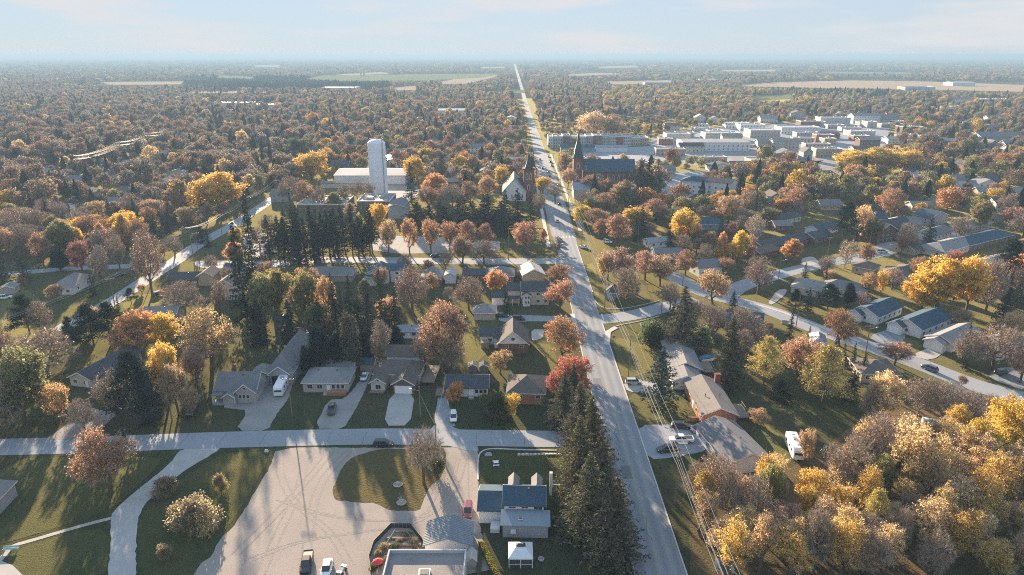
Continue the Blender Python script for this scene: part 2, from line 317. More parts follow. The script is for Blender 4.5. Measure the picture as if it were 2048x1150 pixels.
PROTO['naked'] = [deciduous('naked', 84, 11, 5.2, .24, 'vase', 520, .4, .2, 9, tlen=1.0)]
PROTO['birch'] = [deciduous('birch%d' % i, 90 + i, 12, 4.6, .1, 'vase', 420, 3, .2, 10, bark=BIRCH, stems=4) for i in range(2)]
PROTO['column'] = [deciduous('column%d' % i, 96 + i, 14, 3.6, .1, 'cone', 420, 40, .27, 2) for i in range(2)]
PROTO['spruce'] = [spruce('spruce%d' % i, 110 + i, ragged=.25 + .12 * i, n_lvl=34 - 2 * i, per=19, lsize=.36) for i in range(4)]
PROTO['bigspruce'] = [spruce('bigspruce%d' % i, 120 + i, 20, 5.2, .02, 44, 13, 44, .33, .5, .45) for i in range(3)]
PROTO['limbed'] = [spruce('limbed%d' % i, 160 + i, 17, 4.2, .26, 30, 9, 22, .38, .3, .5) for i in range(4)]
PROTO['pine'] = [pine('pine%d' % i, 130 + i, per=110, lsize=.3) for i in range(3)]
PROTO['cedar'] = [dense('cedar%d' % i, 140 + i, 9, 2.0, 'oval', 7000, .25, mat=NEEDLE) for i in range(2)]
PROTO['bush'] = [dense('bush%d' % i, 150 + i, 3, 2.2, 'round', 5000, .17, base=.0) for i in range(3)]

C = dict(rust=(.36,.215,.130), copper=(.47,.27,.155), tan=(.49,.345,.185), gold=(.68,.47,.11), orange=(.62,.345,.15), red=(.46,.165,.12), darkred=(.28,.13,.115), olive=(.28,.26,.12),
  green=(.12,.145,.065), pink=(.46,.295,.205), brown=(.32,.235,.165), pale=(.74,.56,.29), spruce=(.029,.043,.038), blue=(.052,.076,.083), dark=(.017,.028,.027), warm=(.115,.110,.070), yellowpine=(.50,.42,.15), lemon=(.52,.42,.08), grey=(.38,.33,.28), scrub=(.31,.255,.16))
KIND = {'copper': ('rust','copper','maple_tree','tree','copper-orange thinning tree'),
  # kind: prototypes, leaf colour, tree name, category, look
 'rust': ('rust','rust','maple_tree','tree','rust-brown thinly leaved tree'), 'tan': ('rust','tan','maple_tree','tree','tan half-bare tree'), 'gold': ('full','gold','maple_tree','tree','golden-yellow leafy tree'),
 'orange': ('full','orange','maple_tree','tree','orange leafy tree'), 'red': ('half','red','maple_tree','tree','red-leaved maple tree'), 'darkred': ('half','darkred','maple_tree','tree','dark red tree'),
 'olive': ('full','olive','deciduous_tree','tree','olive-green leafy tree'), 'green': ('full','green','deciduous_tree','tree','dark green leafy tree'), 'goldrust': ('half','tan','deciduous_tree','tree','brownish-gold tree'),
 'pink': ('rust','pink','deciduous_tree','tree','pinkish-brown thinning tree'), 'bare': ('bare','brown','bare_tree','tree','brown bare-twigged tree'), 'pinkbare': ('bare','pink','bare_tree','tree','pinkish bare-twigged tree'),
 'naked': ('naked','grey','bare_tree','tree','leafless tree with spreading limbs'), 'greybare': ('bare','grey','bare_tree','tree','grey bare-twigged tree'),
 'feather': ('feather','pale','deciduous_tree','tree','tall feathery pale gold tree'), 'feathertan': ('feather','tan','deciduous_tree','tree','tall feathery tan tree'), 'feathergold': ('feather','gold','deciduous_tree','tree','tall feathery golden tree'), 'featherpink': ('feather','pink','deciduous_tree','tree','tall feathery pinkish tree'),
 'birch': ('birch','pale','birch_tree','tree','pale-stemmed birch tree'), 'pale': ('half','pale','deciduous_tree','tree','pale gold tree'), 'thingold': ('half','gold','deciduous_tree','tree','thinly leaved gold tree'),
 'goldcol': ('column','gold','poplar_tree','tree','narrow golden tree'), 'orangecol': ('column','orange','poplar_tree','tree','narrow orange tree'), 'olivecol': ('column','olive','poplar_tree','tree','narrow olive tree'),
 'spruce': ('spruce','spruce','spruce_tree','tree','dark spruce'), 'blue': ('spruce','blue','spruce_tree','tree','bluish spruce'), 'dark': ('spruce','dark','spruce_tree','tree','very dark spruce'), 'bigspruce': ('bigspruce','warm','spruce_tree','tree','huge brownish-green spruce'),
 'limbed': ('limbed','dark','spruce_tree','tree','dark high-limbed spruce'), 'pine': ('pine','spruce','pine_tree','tree','dark loose-limbed pine'), 'yellowpine': ('pine','yellowpine','larch_tree','tree','yellow-topped larch'), 'cedar': ('cedar','dark','cedar_tree','tree','dark columnar cedar'), 'goldcedar': ('cedar','warm','cedar_tree','tree','bronze-tinged columnar cedar'),
 'bush': ('bush','green','shrub','shrub','dark green shrub'), 'tanbush': ('bush','scrub','shrub','shrub','tan plumed shrub'), 'goldbush': ('bush','gold','shrub','shrub','golden shrub'), 'redbush': ('bush','red','shrub','shrub','red shrub')}
TREES = []; LAND = []; OCC = []; HOCC = []
def plant(x, y, H, R, kind, label=None, group=None):
    pk, ck, nm, cat, look = KIND[kind]; tr, cr, h0, r0 = rnd.choice(PROTO[pk])
    root = empty(nm, (x, y, 0), rnd.uniform(0, 6.28)); root.rotation_euler[0] = rnd.uniform(-.035, .035); root.rotation_euler[1] = rnd.uniform(-.035, .035); s = (R / r0, R / r0 * rnd.uniform(.93, 1.07), H / h0)
    a = ob('trunk', tr, root, scale=s); b = ob('crown', cr, root, scale=s)
    c = C[ck]; j = rnd.uniform(.84, 1.16); b.color = (c[0] * j * rnd.uniform(.93, 1.07), c[1] * j, c[2] * j * rnd.uniform(.85, 1.15), 1)
    TREES.append((root, x, y, H, R, look, cat, label, group)); OCC.append((x, y, R * .8)); return root
def T(cx, yt, yb, w, kind, label=None, group=None, zmin=1.0):
    p = P(cx, yb); H = max(zmin, zat(p.y, yt)); R = w * axis_at(p.y) / F_PX / 2
    return plant(p.x, p.y, H, R, kind, label, group)
# ------------------------------------------------------------------ ground, fields, roads
def sheet(name, pts, z, mat, kind='structure', label=None):
    pts = [(p[0], p[1]) for p in pts]
    a = sum(pts[i][0] * pts[(i + 1) % len(pts)][1] - pts[(i + 1) % len(pts)][0] * pts[i][1] for i in range(len(pts)))
    if a < 0: pts = pts[::-1]
    import mathutils
    tri = mathutils.geometry.tessellate_polygon([[Vector((x, y, 0)) for x, y in pts]])
    mb = MB(); mb.add([(x, y, z) for x, y in pts], [t for t in tri]); me = mb.mesh(name, mat)
    o = bpy.data.objects.new(name, me); col.objects.link(o); tag(o, label, None, None, kind)
    for p in me.polygons:
        if p.normal.z < 0: p.flip()
    return o
OPENP = []
def pxsheet(name, px, z, mat, **k):
    w = [P(*q) for q in smooth(px)]; OPENP.append([(p.x, p.y) for p in w])
    if w[0].y < 330 and mat is not CONC:                    # edges that wander as real ones do
        out = []; rj = random.Random(len(OPENP))
        for a, b in zip(w, w[1:] + w[:1]):
            n = max(1, min(40, int((b - a).length / 1.1)))
            for i in range(n): q = a.lerp(b, i / n); out.append(Vector((q.x + rj.uniform(-.16, .16), q.y + rj.uniform(-.16, .16), 0)))
        w = out
    return sheet(name, w, z, mat, **k)
def smooth(px, it=1):
    for _ in range(it):
        n = len(px); out = []
        for i in range(n):
            (x0, y0), (x1, y1) = px[i], px[(i + 1) % n]
            out += [(x0 * .8 + x1 * .2, y0 * .8 + y1 * .2), (x0 * .2 + x1 * .8, y0 * .2 + y1 * .8)]
        px = out
    return px
def ribbon(name, pts, w, z, mat, closed=False, h=0.0, kind='structure'):
    """flat band of width w (or raised kerb when h > 0) along world points"""
    L, R = [], []; n = len(pts)
    for i in range(n):
        a = Vector(pts[max(0, i - 1)][:2]); b = Vector(pts[min(n - 1, i + 1)][:2]); d = (b - a).normalized(); nn = Vector((-d.y, d.x))
        p = Vector(pts[i][:2]); ww = w[i] if isinstance(w, (list, tuple)) else w
        L.append(p + nn * ww / 2); R.append(p - nn * ww / 2)
    mb = MB(); vs_ = [(p.x, p.y, z) for p in L] + [(p.x, p.y, z) for p in R]; fs = [(i, n + i, n + i + 1, i + 1) for i in range(n - 1)]; mb.add(vs_, fs)
    if h:
        mb.add([(p.x, p.y, 0) for p in L] + [(p.x, p.y, z) for p in L], [(i, i + 1, n + i + 1, n + i)[::-1] for i in range(n - 1)])
        mb.add([(p.x, p.y, 0) for p in R] + [(p.x, p.y, z) for p in R], [(i, i + 1, n + i + 1, n + i) for i in range(n - 1)])
    o = mb.obj(name, mat); tag(o, kind=kind); return o
ROADS = []     # (polyline, half width) kept free of trees
def road(name, pts, w, z, mat):
    ROADS.append(([tuple(p[:2]) for p in pts], (13.5 if isinstance(w, (list, tuple)) else w) / 2)); return ribbon(name, pts, w, z, mat)
def chaikin(pts, it=2):
    for _ in range(it):
        out = [pts[0]]
        for a, b in zip(pts, pts[1:]): out += [a.lerp(b, .25), a.lerp(b, .75)]
        pts = out + [pts[-1]]
    return pts
def pline(px, it=2): return chaikin([P(*q) for q in px], it)

g = MB(); S = 25000; g.add([(-S,-400,0),(S,-400,0),(S,S,0),(-S,S,0)], [(0,1,2,3)]); tag(g.obj('ground', GRASS), kind='structure')
FIELDTAN = M('stubble_field', (.40,.29,.19), spec=0, var=.08, scale=.02, big=(.006,(.34,.26,.16),.6)); FIELDGRN = M('green_field', (.17,.19,.07), spec=0, var=.12, scale=.02, big=(.006,(.20,.17,.07),.6))
WOODFLOOR = M('woodland_floor', (.05,.047,.035), spec=0, c2=(.10,.08,.05), scale=.05)
FIELDS = [('stubble_field', [(1440,172),(1560,164),(1700,161),(1850,163),(2048,170),(2048,184),(1800,178),(1640,176)], FIELDTAN), ('stubble_field', [(860,168),(960,148),(1000,152),(930,168)], FIELDTAN), ('stubble_field', [(785,174),(830,171),(835,180),(790,181)], FIELDTAN),
 ('stubble_field', [(1200,163),(1340,160),(1350,166),(1230,169)], FIELDTAN), ('pasture_field', [(610,158),(640,151),(880,148),(1010,147),(960,156),(850,161),(700,163)], FIELDGRN), ('stubble_field', [(670,149),(760,144),(790,147),(700,151)], FIELDTAN),
 ('pasture_field', [(1640,143),(1850,145),(1830,148),(1640,147)], FIELDGRN), ('stubble_field', [(1100,150),(1190,146),(1290,147),(1150,152)], FIELDTAN), ('stubble_field', [(370,182),(610,182),(560,186),(380,187)], FIELDTAN), ('pasture_field', [(430,150),(520,154),(500,158),(440,156)], FIELDGRN),
 ('stubble_field', [(200,164),(370,163),(360,169),(220,170)], FIELDTAN), ('pasture_field', [(1500,192),(1580,189),(1590,198),(1520,200)], FIELDGRN), ('stubble_field', [(1440,140),(1560,139),(1550,143),(1440,143)], FIELDTAN), ('pasture_field', [(960,184),(1050,180),(1050,186),(970,188)], FIELDGRN),
 ('stubble_field', [(500,131),(560,130),(560,134),(510,134)], FIELDTAN), ('stubble_field', [(1190,134),(1260,131),(1300,134),(1200,137)], FIELDTAN), ('stubble_field', [(960,134),(1010,133),(1010,136),(965,137)], FIELDTAN)]
FPOLY = []
for i, (n, px, m) in enumerate(FIELDS):
    pts = [P(*q) for q in px]; sheet(n, pts, .3 + .01 * i, m); FPOLY.append([(p.x, p.y) for p in pts])
sheet('woodland_ground', [(-16000, 900), (-700, 640), (-250, 1250), (0, 1500), (300, 1500), (1200, 1500), (16000, 2600), (16000, 20000), (-16000, 20000)], .015, WOODFLOOR)

# main road, straight away from the viewer, wider through the town
mp = [(26.6, y) for y in (40, 80, 120, 160, 200, 240, 290, 320, 345, 380, 450, 560, 700, 900, 1200, 1600, 2200, 3200, 5000, 7000)]
mw = [8.9, 8.9, 8.9, 8.9, 9.2, 9.4, 9.6, 10.5, 12.5, 13, 13.5, 13.5, 11, 9, 8.5, 8.5, 9, 11, 15, 18]
road('main_road', [Vector((x, y, 0)) for x, y in mp], mw, .060, ASPH)
ribbon('road_centre_line', [Vector((26.6, y, 0)) for y in (60, 150, 260, 360, 520)], .14, .066, M('faded_yellow_line', (.36,.28,.12), var=.2))
LINEW = M('worn_white_paint', (.58,.58,.56), var=.15, spec=.1)
for i, y in enumerate(range(356, 640, 9)): tag(ribbon('lane_line', [Vector((23.2, y, 0)), Vector((23.2, y + 4, 0))], .16, .068, LINEW), kind='structure')
ribbon('stop_line', [P(1203,628), P(1208,641)], .5, .068, LINEW); ribbon('stop_line', [P(1110,516), P(1112,532)], .5, .068, LINEW)
for i in range(6): ribbon('crosswalk_bar', [Vector((22.6 + i * 1.7, 336, 0)), Vector((22.6 + i * 1.7, 339.5, 0))], .5, .068, LINEW)
PATCH = M('dark_tar_patch', (.16,.165,.17), var=.1, spec=.1); SEAL = M('crack_sealant', (.09,.092,.095), var=.1, spec=.1)
for i, (x, y, w, l) in enumerate(((24.2,170,2.2,7),(28.5,204,1.8,9),(25.5,128,2.4,5),(29,262,2,8),(24,300,2,6))): ribbon('road_patch', [Vector((x, y, 0)), Vector((x + .1, y + l, 0))], w, .064, PATCH)
rc = random.Random(3)
for i in range(16):
    x, y = rc.uniform(23, 30), rc.uniform(105, 300); pts = [Vector((x, y, 0))]
    for k in range(7): pts.append(pts[-1] + Vector((rc.uniform(-.7, .7) + (.9 if i % 3 == 0 else 0), rc.uniform(.6, 2.0) if i % 3 else rc.uniform(-.3, .3), 0)))
    pts = [q for q in pts if 22.6 < q.x < 30.6]
    if len(pts) > 2: ribbon('sealed_crack', pts, .09, .0665, SEAL)
for i in range(14):
    x = -115 + i * 9 + rc.uniform(-2, 2); y = P(1024 + x * 8, 878).y; pts = [Vector((x + rc.uniform(-.2, .2), y + k, 0)) for k in np.linspace(-3.2, 3.2, 6)]; ribbon('sealed_crack', pts, .08, .049, SEAL)
KERB = M('kerb_concrete', (.45,.43,.40), var=.08)
def kerb(pts, w=.3): return ribbon('kerb', pts, w, .14, KERB, h=.14)
kerb([Vector((31.25, y, 0)) for y in (60, 100, 150, 190, 219)]); kerb([Vector((31.6, y, 0)) for y in (252, 290, 322)]); kerb([Vector((21.9, y, 0)) for y in (152, 200, 250, 287)]); kerb([Vector((21.95, y, 0)) for y in (60, 100, 137)])
SIDEW = M('sidewalk_concrete', (.46,.43,.40), var=.06, lines=('Y', .42, .12, 0))
ribbon('sidewalk', [Vector((36.2, y, 0)) for y in (350, 400, 500, 640)], 1.8, .12, SIDEW, h=.12); ribbon('sidewalk', [Vector((17.8, y, 0)) for y in (318, 400, 500, 640)], 1.8, .12, SIDEW, h=.12)
ribbon('sidewalk', [P(1232,655), P(1216,664), P(1214,690)], 1.8, .13, SIDEW, h=.13)
ribbon('sidewalk', [P(1145,628), P(1150,650), P(1157,672)], 1.6, .13, SIDEW, h=.13)
# side street across the foreground left
road('side_street', chaikin([P(-60,896), P(0,894), P(167,890), P(400,881), P(541,877), P(765,872), P(905,875), P(1113,878), P(1200,878)], 2), 7.4, .045, ASPH2)
pxsheet('side_street_corner', [(860,851),(905,852),(935,868),(958,894),(957,905),(930,900),(900,892),(868,892)], .051, ASPH2)
kerb(chaikin([P(1113,901), P(1040,900), P(985,897), P(966,901), P(957,910), P(955,935), P(956,960)], 2), .35)
# second street across, behind the first row of houses
road('cross_street', chaikin([P(520,530), P(600,521), P(700,519), P(800,521), P(917,523), P(1035,523), P(1120,521)], 2), 9.5, .045, ASPH2)
# right-hand side street and the crescent beyond it
road('right_side_street', chaikin([P(1180,640), P(1225,637), P(1280,628), P(1335,612), P(1395,600)], 2), 8.4, .048, ASPH2)
kerb(chaikin([P(1189,600), P(1200,613), P(1222,620), P(1268,614), P(1318,602)], 2), .3)
kerb(chaikin([P(1215,668), P(1220,657), P(1240,650), P(1280,643), P(1319,632)], 2), .3)
road('crescent_street', chaikin([P(1335,545), P(1372,566), P(1415,590), P(1480,604), P(1545,622), P(1600,645), P(1660,668), P(1760,700), P(1850,732), P(1950,772), P(2060,800)], 2), 9.0, .052, ASPH2)
road('crescent_branch', chaikin([P(1450,592), P(1480,572), P(1530,556), P(1600,538), P(1670,523), P(1740,512), P(1790,497), P(1860,478), P(1960,455)], 2), 8.6, .056, ASPH2)
ribbon('sidewalk', chaikin([P(1500,606), P(1560,622), P(1620,646), P(1720,684)], 2), 1.4, .1, SIDEW, h=.1)
# left diagonal street
road('diagonal_street', chaikin([P(120,662), P(155,640), P(227,603), P(303,552), P(347,526), P(384,497), P(417,477), P(457,456), P(520,415), P(560,388), P(590,372)], 2), 7.5, .050, ASPH2)
pxsheet('parking_lot', [(384,522),(450,521),(540,524),(560,535),(440,537),(395,535)], .042, CONC)
road('left_cross_street', chaikin([P(-20,551), P(70,543), P(150,536), P(240,533), P(330,530)], 2), 6.5, .040, ASPH2)
pxsheet('schoolyard_parking', [(480,470),(530,460),(560,505),(500,520)], .038, GRAV2)
pxsheet('schoolyard_gravel', [(740,470),(1000,478),(1000,505),(745,508)], .034, GRAV2)
pxsheet('school_lawn', [(790,405),(815,400),(850,438),(835,440),(800,430)], .035, LAWN)
pxsheet('works_yard', [(740,345),(830,340),(840,395),(790,410),(750,395)], .037, GRAV2)
pxsheet('town_parking', [(1140,300),(1345,290),(1350,325),(1240,345),(1150,345)], .036, ASPH2); pxsheet('town_parking', [(1440,295),(1600,285),(1660,330),(1480,335)], .036, GRAV2)
pxsheet('apartment_parking', [(1320,345),(1440,340),(1380,400),(1320,395)], .036, ASPH2); pxsheet('church_lawn', [(1130,395),(1165,392),(1175,440),(1150,445)], .034, LAWN); pxsheet('town_parking', [(1570,325),(1700,318),(1720,350),(1600,352)], .036, GRAV2)
pxsheet('town_paving', [(1290,285),(1345,262),(1500,250),(1720,240),(1790,262),(1760,300),(1690,325),(1500,335),(1380,330),(1340,325)], .032, ASPH2)
pxsheet('plaza_parking', [(380,205),(500,202),(560,212),(520,222),(400,222)], .5, ASPH2)
# foreground left: drive, footpath, gravel lot, lawns
pxsheet('gravel_drive', [(360,898),(445,892),(430,905),(390,929),(350,954),(313,986),(287,1012),(276,1038),(272,1085),(272,1170),(216,1170),(221,1085),(220,1048),(224,1025),(271,983),(308,954),(347,920)], .030, M('pale_gravel', (.40,.385,.36), var=.12, scale=2, big=(.2,(.33,.31,.29),.8), bump=.4, bscale=4))
ribbon('footpath', chaikin([P(224,1036), P(180,1047), P(120,1064), P(60,1082), P(22,1092), P(8,1112), P(-10,1130)], 2), 1.0, .034, M('path_gravel', (.36,.33,.29), var=.1, bump=.3))
ribbon('paved_walk', [P(-20,1128), P(10,1140), P(30,1160)], 2.6, .036, CONC)
pxsheet('gravel_lot', [(552,894),(760,896),(880,894),(955,897),(958,930),(957,1000),(960,1060),(990,1160),(380,1160),(398,1130),(425,1110),(440,1075),(462,1060),(490,1018),(515,975),(540,935)], .022, GRAV)
pxsheet('grass_island', [(735,904),(765,898),(830,897),(885,894),(892,905),(890,935),(882,955),(858,972),(848,1000),(838,1022),(800,1022),(775,1018),(752,1006),(710,1004),(672,1000),(664,985),(672,962),(685,935),(700,917)], .050, DRYL)
pxsheet('corner_lawn', [(962,905),(1128,905),(1140,940),(1135,1000),(1105,1010),(1095,960),(962,960)], .046, LAWN)
pxsheet('front_lawn', [(455,905),(548,903),(520,950),(480,1020),(430,1090),(390,1140),(385,1165),(277,1165),(277,1045),(300,1005),(360,960),(430,915)], .026, LAWN)
pxsheet('side_lawn', [(-20,918),(330,910),(300,950),(222,1020),(130,1050),(20,1085),(-20,1090)], .026, LAWN); pxsheet('side_lawn', [(218,1052),(216,1165),(30,1165),(12,1120),(40,1095),(130,1068)], .026, LAWN)
# drives of the houses along the side street
pxsheet('driveway', [(470,862),(498,820),(450,817),(452,808),(512,806),(540,760),(590,755),(578,795),(552,830),(536,862)], .047, GRAV2)
pxsheet('driveway', [(628,858),(655,800),(690,798),(722,760),(735,735),(745,742),(735,770),(708,825),(688,858)], .047, GRAV2)
pxsheet('concrete_driveway', [(781,786),(830,786),(820,851),(767,852)], .054, CONC)
pxsheet('lane', [(868,854),(874,800),(884,775),(893,790),(903,830),(912,856)], .053, ASPH2)
pxsheet('driveway', [(85,880),(100,873),(140,845),(150,800),(186,818),(240,825),(215,845),(190,870),(188,880)], .047, GRAV2)
pxsheet('driveway', [(1063,659),(1088,659),(1086,676),(1070,681),(1063,680)], .04, CONC)
pxsheet('lane', [(995,632),(1050,630),(1150,634),(1150,642),(1050,643),(1000,644)], .04, ASPH2)
pxsheet('driveway', [(1262,850),(1405,848),(1420,900),(1350,915),(1296,920)], .047, ASPH2); pxsheet('driveway', [(1246,765),(1290,762),(1340,770),(1300,788),(1254,783)], .047, CONC)
pxsheet('driveway', [(1735,672),(1790,655),(1815,668),(1800,690),(1765,694)], .060, ASPH); pxsheet('driveway', [(1822,711),(1870,690),(1900,680),(1905,695),(1862,722)], .060, CONC); pxsheet('driveway', [(1972,756),(2000,735),(2060,735),(2060,785)], .060, ASPH)
pxsheet('driveway', [(1535,606),(1555,580),(1575,578),(1570,590),(1545,610)], .060, CONC); pxsheet('driveway', [(1600,518),(1625,512),(1640,525),(1610,536)], .060, CONC); pxsheet('driveway', [(1745,497),(1760,485),(1800,483),(1805,500),(1770,516)], .060, CONC)
for px in ([(1225,672),(1290,690),(1335,700),(1300,745),(1245,760),(1235,720)], [(1255,785),(1330,778),(1360,790),(1390,830),(1280,845),(1265,840)], [(1755,690),(1800,670),(1850,690),(1820,708)], [(1660,655),(1560,625),(1640,660)], [(1170,530),(1190,525),(1200,590),(1190,598)],
           [(940,640),(1000,625),(985,700),(930,740),(920,690)], [(1064,685),(1110,690),(1120,790),(1090,720)], [(0,540),(110,620),(60,690),(0,690)], [(240,600),(300,585),(330,600),(260,640)], [(1500,845),(1560,850),(1640,900),(1560,930),(1520,900)]):
    pxsheet('yard_lawn', px, .020, LAWN)
pxsheet('woodlot_floor', [(1380,1010),(1480,960),(1600,930),(1720,840),(1830,800),(1990,840),(2080,820),(2080,1180),(1380,1180)], .018, LITTER)

# wheel tracks worn into the gravel lot
TRK = M('worn_gravel_track', (.262,.234,.208), var=.16, scale=1.6, bump=.4, bscale=4, spec=.05)
for i, px in enumerate(([(560,905),(560,960),(600,1020),(660,1060),(700,1130)], [(610,905),(600,980),(560,1060),(520,1150)], [(700,900),(640,960),(620,1040),(612,1110)], [(930,905),(910,980),(860,1035),(760,1045),(640,1030),(560,1000)], [(905,915),(888,985),(845,1045),(740,1062),(600,1080),(500,1120)], [(660,905),(580,1000),(470,1110)])):
    c = pline(px, 3)
    for off in (-.8, .8): ribbon('wheel_track', [q + Vector((off, 0, 0)) for q in c], .42, .0262 + .0012 * i + (.0005 if off > 0 else 0), TRK)
# ------------------------------------------------------------------ houses
WINC = {}
def win_mesh(w, h):
    k = (round(w, 1), round(h, 1))
    if k not in WINC:
        t = .09; a = MB(); a.box(-w/2, -.06, -h/2, -w/2 + t, .02, h/2).box(w/2 - t, -.06, -h/2, w/2, .02, h/2).box(-w/2 + t, -.06, h/2 - t, w/2 - t, .02, h/2).box(-w/2 + t, -.06, -h/2, w/2 - t, .02, -h/2 + t)
        if w > 1.0: a.box(-.03, -.05, -h/2 + t, .03, .01, h/2 - t)
        b = MB(); b.box(-w/2 + t * .5, -.03, -h/2 + t * .5, w/2 - t * .5, .0, h/2 - t * .5)
        WINC[k] = (a.mesh('window', TRIM), b.mesh('pane', GLASS))
    return WINC[k]
FACE = {'f': (0, lambda x, y, w, d, u: (x + u, y)), 'b': (math.pi, lambda x, y, w, d, u: (x + w - u, y + d)), 'r': (math.pi / 2, lambda x, y, w, d, u: (x + w, y + u)), 'l': (-math.pi / 2, lambda x, y, w, d, u: (x, y + d - u))}
def window(root, bx, face, u, z, w, h):
    rz, fn = FACE[face]; x, y = fn(*bx, u); a, b = win_mesh(w, h); o = ob('window', a, root, (x, y, z), rz); ob('pane', b, o); return o
def door(root, bx, face, u, w=1.0, h=2.05, mat=None, z=.15):
    rz, fn = FACE[face]; x, y = fn(*bx, u); m = MB(); m.box(-w/2, -.07, 0, w/2, .01, h); o = m.obj('door', mat or WHITE, root, (x, y, z)); o.rotation_euler = (0, 0, rz)
    k = MB(); k.box(w/2 - .18, -.13, 1.0, w/2 - .12, -.071, 1.1); k.obj('handle', GALV, o); return o
def garage_door(root, bx, face, u, w=2.7, h=2.2, mat=None):
    rz, fn = FACE[face]; x, y = fn(*bx, u); o = None; p = h / 4
    fr = MB(); fr.box(-w/2 - .12, -.05, 0, w/2 + .12, .01, h + .12); o = fr.obj('garage_door', TRIM, root, (x, y, .05)); o.rotation_euler = (0, 0, rz)
    for i in range(4):
        m = MB(); m.box(-w/2, -.085, i * p + .015, w/2, -.052, (i + 1) * p - .015); m.obj('panel', mat or WHITE, o)
    return o
def block(root, x, y, w, d, h, roof='gx', rh=2.0, wall='white', rf='grey', ov=.45, z0=0.0, trim=TRIM, wallkw=None):
    """outer eave rectangle x, y, w, d; walls stand inside it by the overhang; returns the wall rectangle"""
    wm = WALLS[wall] if isinstance(wall, str) else wall; rm = ROOFS[rf] if isinstance(rf, str) else rf
    if roof == 'flat': ov = 0.0
    X0, Y0, X1, Y1 = x + ov, y + ov, x + w - ov, y + d - ov; t = .16
    m = MB(); m.box(X0, Y0, z0, X1, Y1, h)
    r = MB(); fa = MB(); fas = []
    if roof in ('gx', 'gy'):
        a0, a1 = (y, y + d) if roof == 'gx' else (x, x + w); b0, b1 = (x, x + w) if roof == 'gx' else (y, y + d); mid = (a0 + a1) / 2; ax = 'x' if roof == 'gx' else 'y'
        hh = rh; k = hh / (mid - a0); ze = h - k * ov
        prof = [(a0, ze), (mid, ze + hh), (a1, ze), (a1, ze + t + .02), (mid, ze + hh + t + .04), (a0, ze + t + .02)]
        r.prism(prof, ax, b0, b1)
        m.prism([(a0 + ov, h), (a1 - ov, h), (mid, h + k * (mid - a0 - ov) - .02)], ax, b0 + ov, b1 - ov)
        for e0, e1 in ((b0 - .05, b0 - .004), (b1 + .004, b1 + .05)):
            fb = MB(); fb.prism([(a0 - .02, ze - .16), (mid, ze + hh - .16), (a1 + .02, ze - .16), (a1 + .02, ze + t), (mid, ze + hh + t), (a0 - .02, ze + t)], ax, e0, e1); fas.append(fb)
    elif roof == 'hip':
        s = min(w, d) / 2; fl = .14
        if w >= d: R0, R1 = (x + s * .98, y + d / 2), (x + w - s * .98, y + d / 2)
        else: R0, R1 = (x + w / 2, y + s * .98), (x + w / 2, y + d - s * .98)
        vs_ = [(x,y,h),(x+w,y,h),(x+w,y+d,h),(x,y+d,h),(x,y,h+fl),(x+w,y,h+fl),(x+w,y+d,h+fl),(x,y+d,h+fl),(*R0,h+fl+rh),(*R1,h+fl+rh)]
        fs = [(0,3,2,1),(0,1,5,4),(1,2,6,5),(2,3,7,6),(3,0,4,7)]
        fs += [(4,5,9,8),(5,6,9),(6,7,8,9),(7,4,8)] if w >= d else [(4,5,8),(5,6,9,8),(6,7,9),(7,4,8,9)]
        r.add(vs_, fs)
        for q in ((x-.03,y-.03,x+w+.03,y-.003),(x-.03,y+d+.003,x+w+.03,y+d+.03),(x-.03,y-.003,x-.003,y+d+.003),(x+w+.003,y-.003,x+w+.03,y+d+.003)): fa.box(q[0],q[1],h-.08,q[2],q[3],h+fl-.01)
    elif roof == 'flat':
        r.box(X0 + .22, Y0 + .22, h, X1 - .22, Y1 - .22, h + .06); p = rh if rh else .35
        for q in ((X0-.05,Y0-.05,X1+.05,Y0+.22),(X0-.05,Y1-.22,X1+.05,Y1+.05),(X0-.05,Y0+.22,X0+.22,Y1-.22),(X1-.22,Y0+.22,X1+.05,Y1-.22)): fa.box(q[0],q[1],h+.005,q[2],q[3],h+p)
    elif roof == 'shed':
        r.prism([(y, h), (y + d, h + rh), (y + d, h + rh + t), (y, h + t)], 'x', x, x + w); m.prism([(Y0, h), (Y1, h), (Y1, h + rh * .93)], 'x', X0, X1)
    m.obj('wall', wm, root); ro = r.obj('roof', rm, root)
    if fa.v: fa.obj('fascia' if roof != 'flat' else 'parapet', trim, ro)
    for fb in fas: fb.obj('fascia', trim, ro)
    return (X0, Y0, X1 - X0, Y1 - Y0), ro
def chimney(ro, x, y, z0, z1, w=.8, d=.6, wall='redbrick'):
    m = MB(); m.box(x - w/2, y - d/2, z0, x + w/2, y + d/2, z1); m.box(x - w/2 - .08, y - d/2 - .08, z1, x + w/2 + .08, y + d/2 + .08, z1 + .15); return m.obj('chimney', WALLS[wall], ro)
def vent(ro, x, y, z, s=.35):
    m = MB(); m.tube((x, y, z - .3), (x, y, z + .3), .09, n=6); m.box(x - s/2, y - s/2, z + .3, x + s/2, y + s/2, z + .42); return m.obj('roof_vent', DARKM, ro)
def rowwins(root, bx, face, h, n=None, w=1.3, hh=1.15, skip=(), z0=None):
    L = bx[2] if face in 'fb' else bx[3]; n = n if n is not None else max(1, int(L / 3.4)); rows = [1.55] if h < 4.3 else ([1.6, h - 1.3] if h < 7.5 else [1.6 + i * 3.1 for i in range(int(h / 3.1))])
    for z in rows if z0 is None else [z0]:
        for i in range(n):
            if i not in skip: window(root, bx, face, L * (i + .5) / n, z, w, hh)
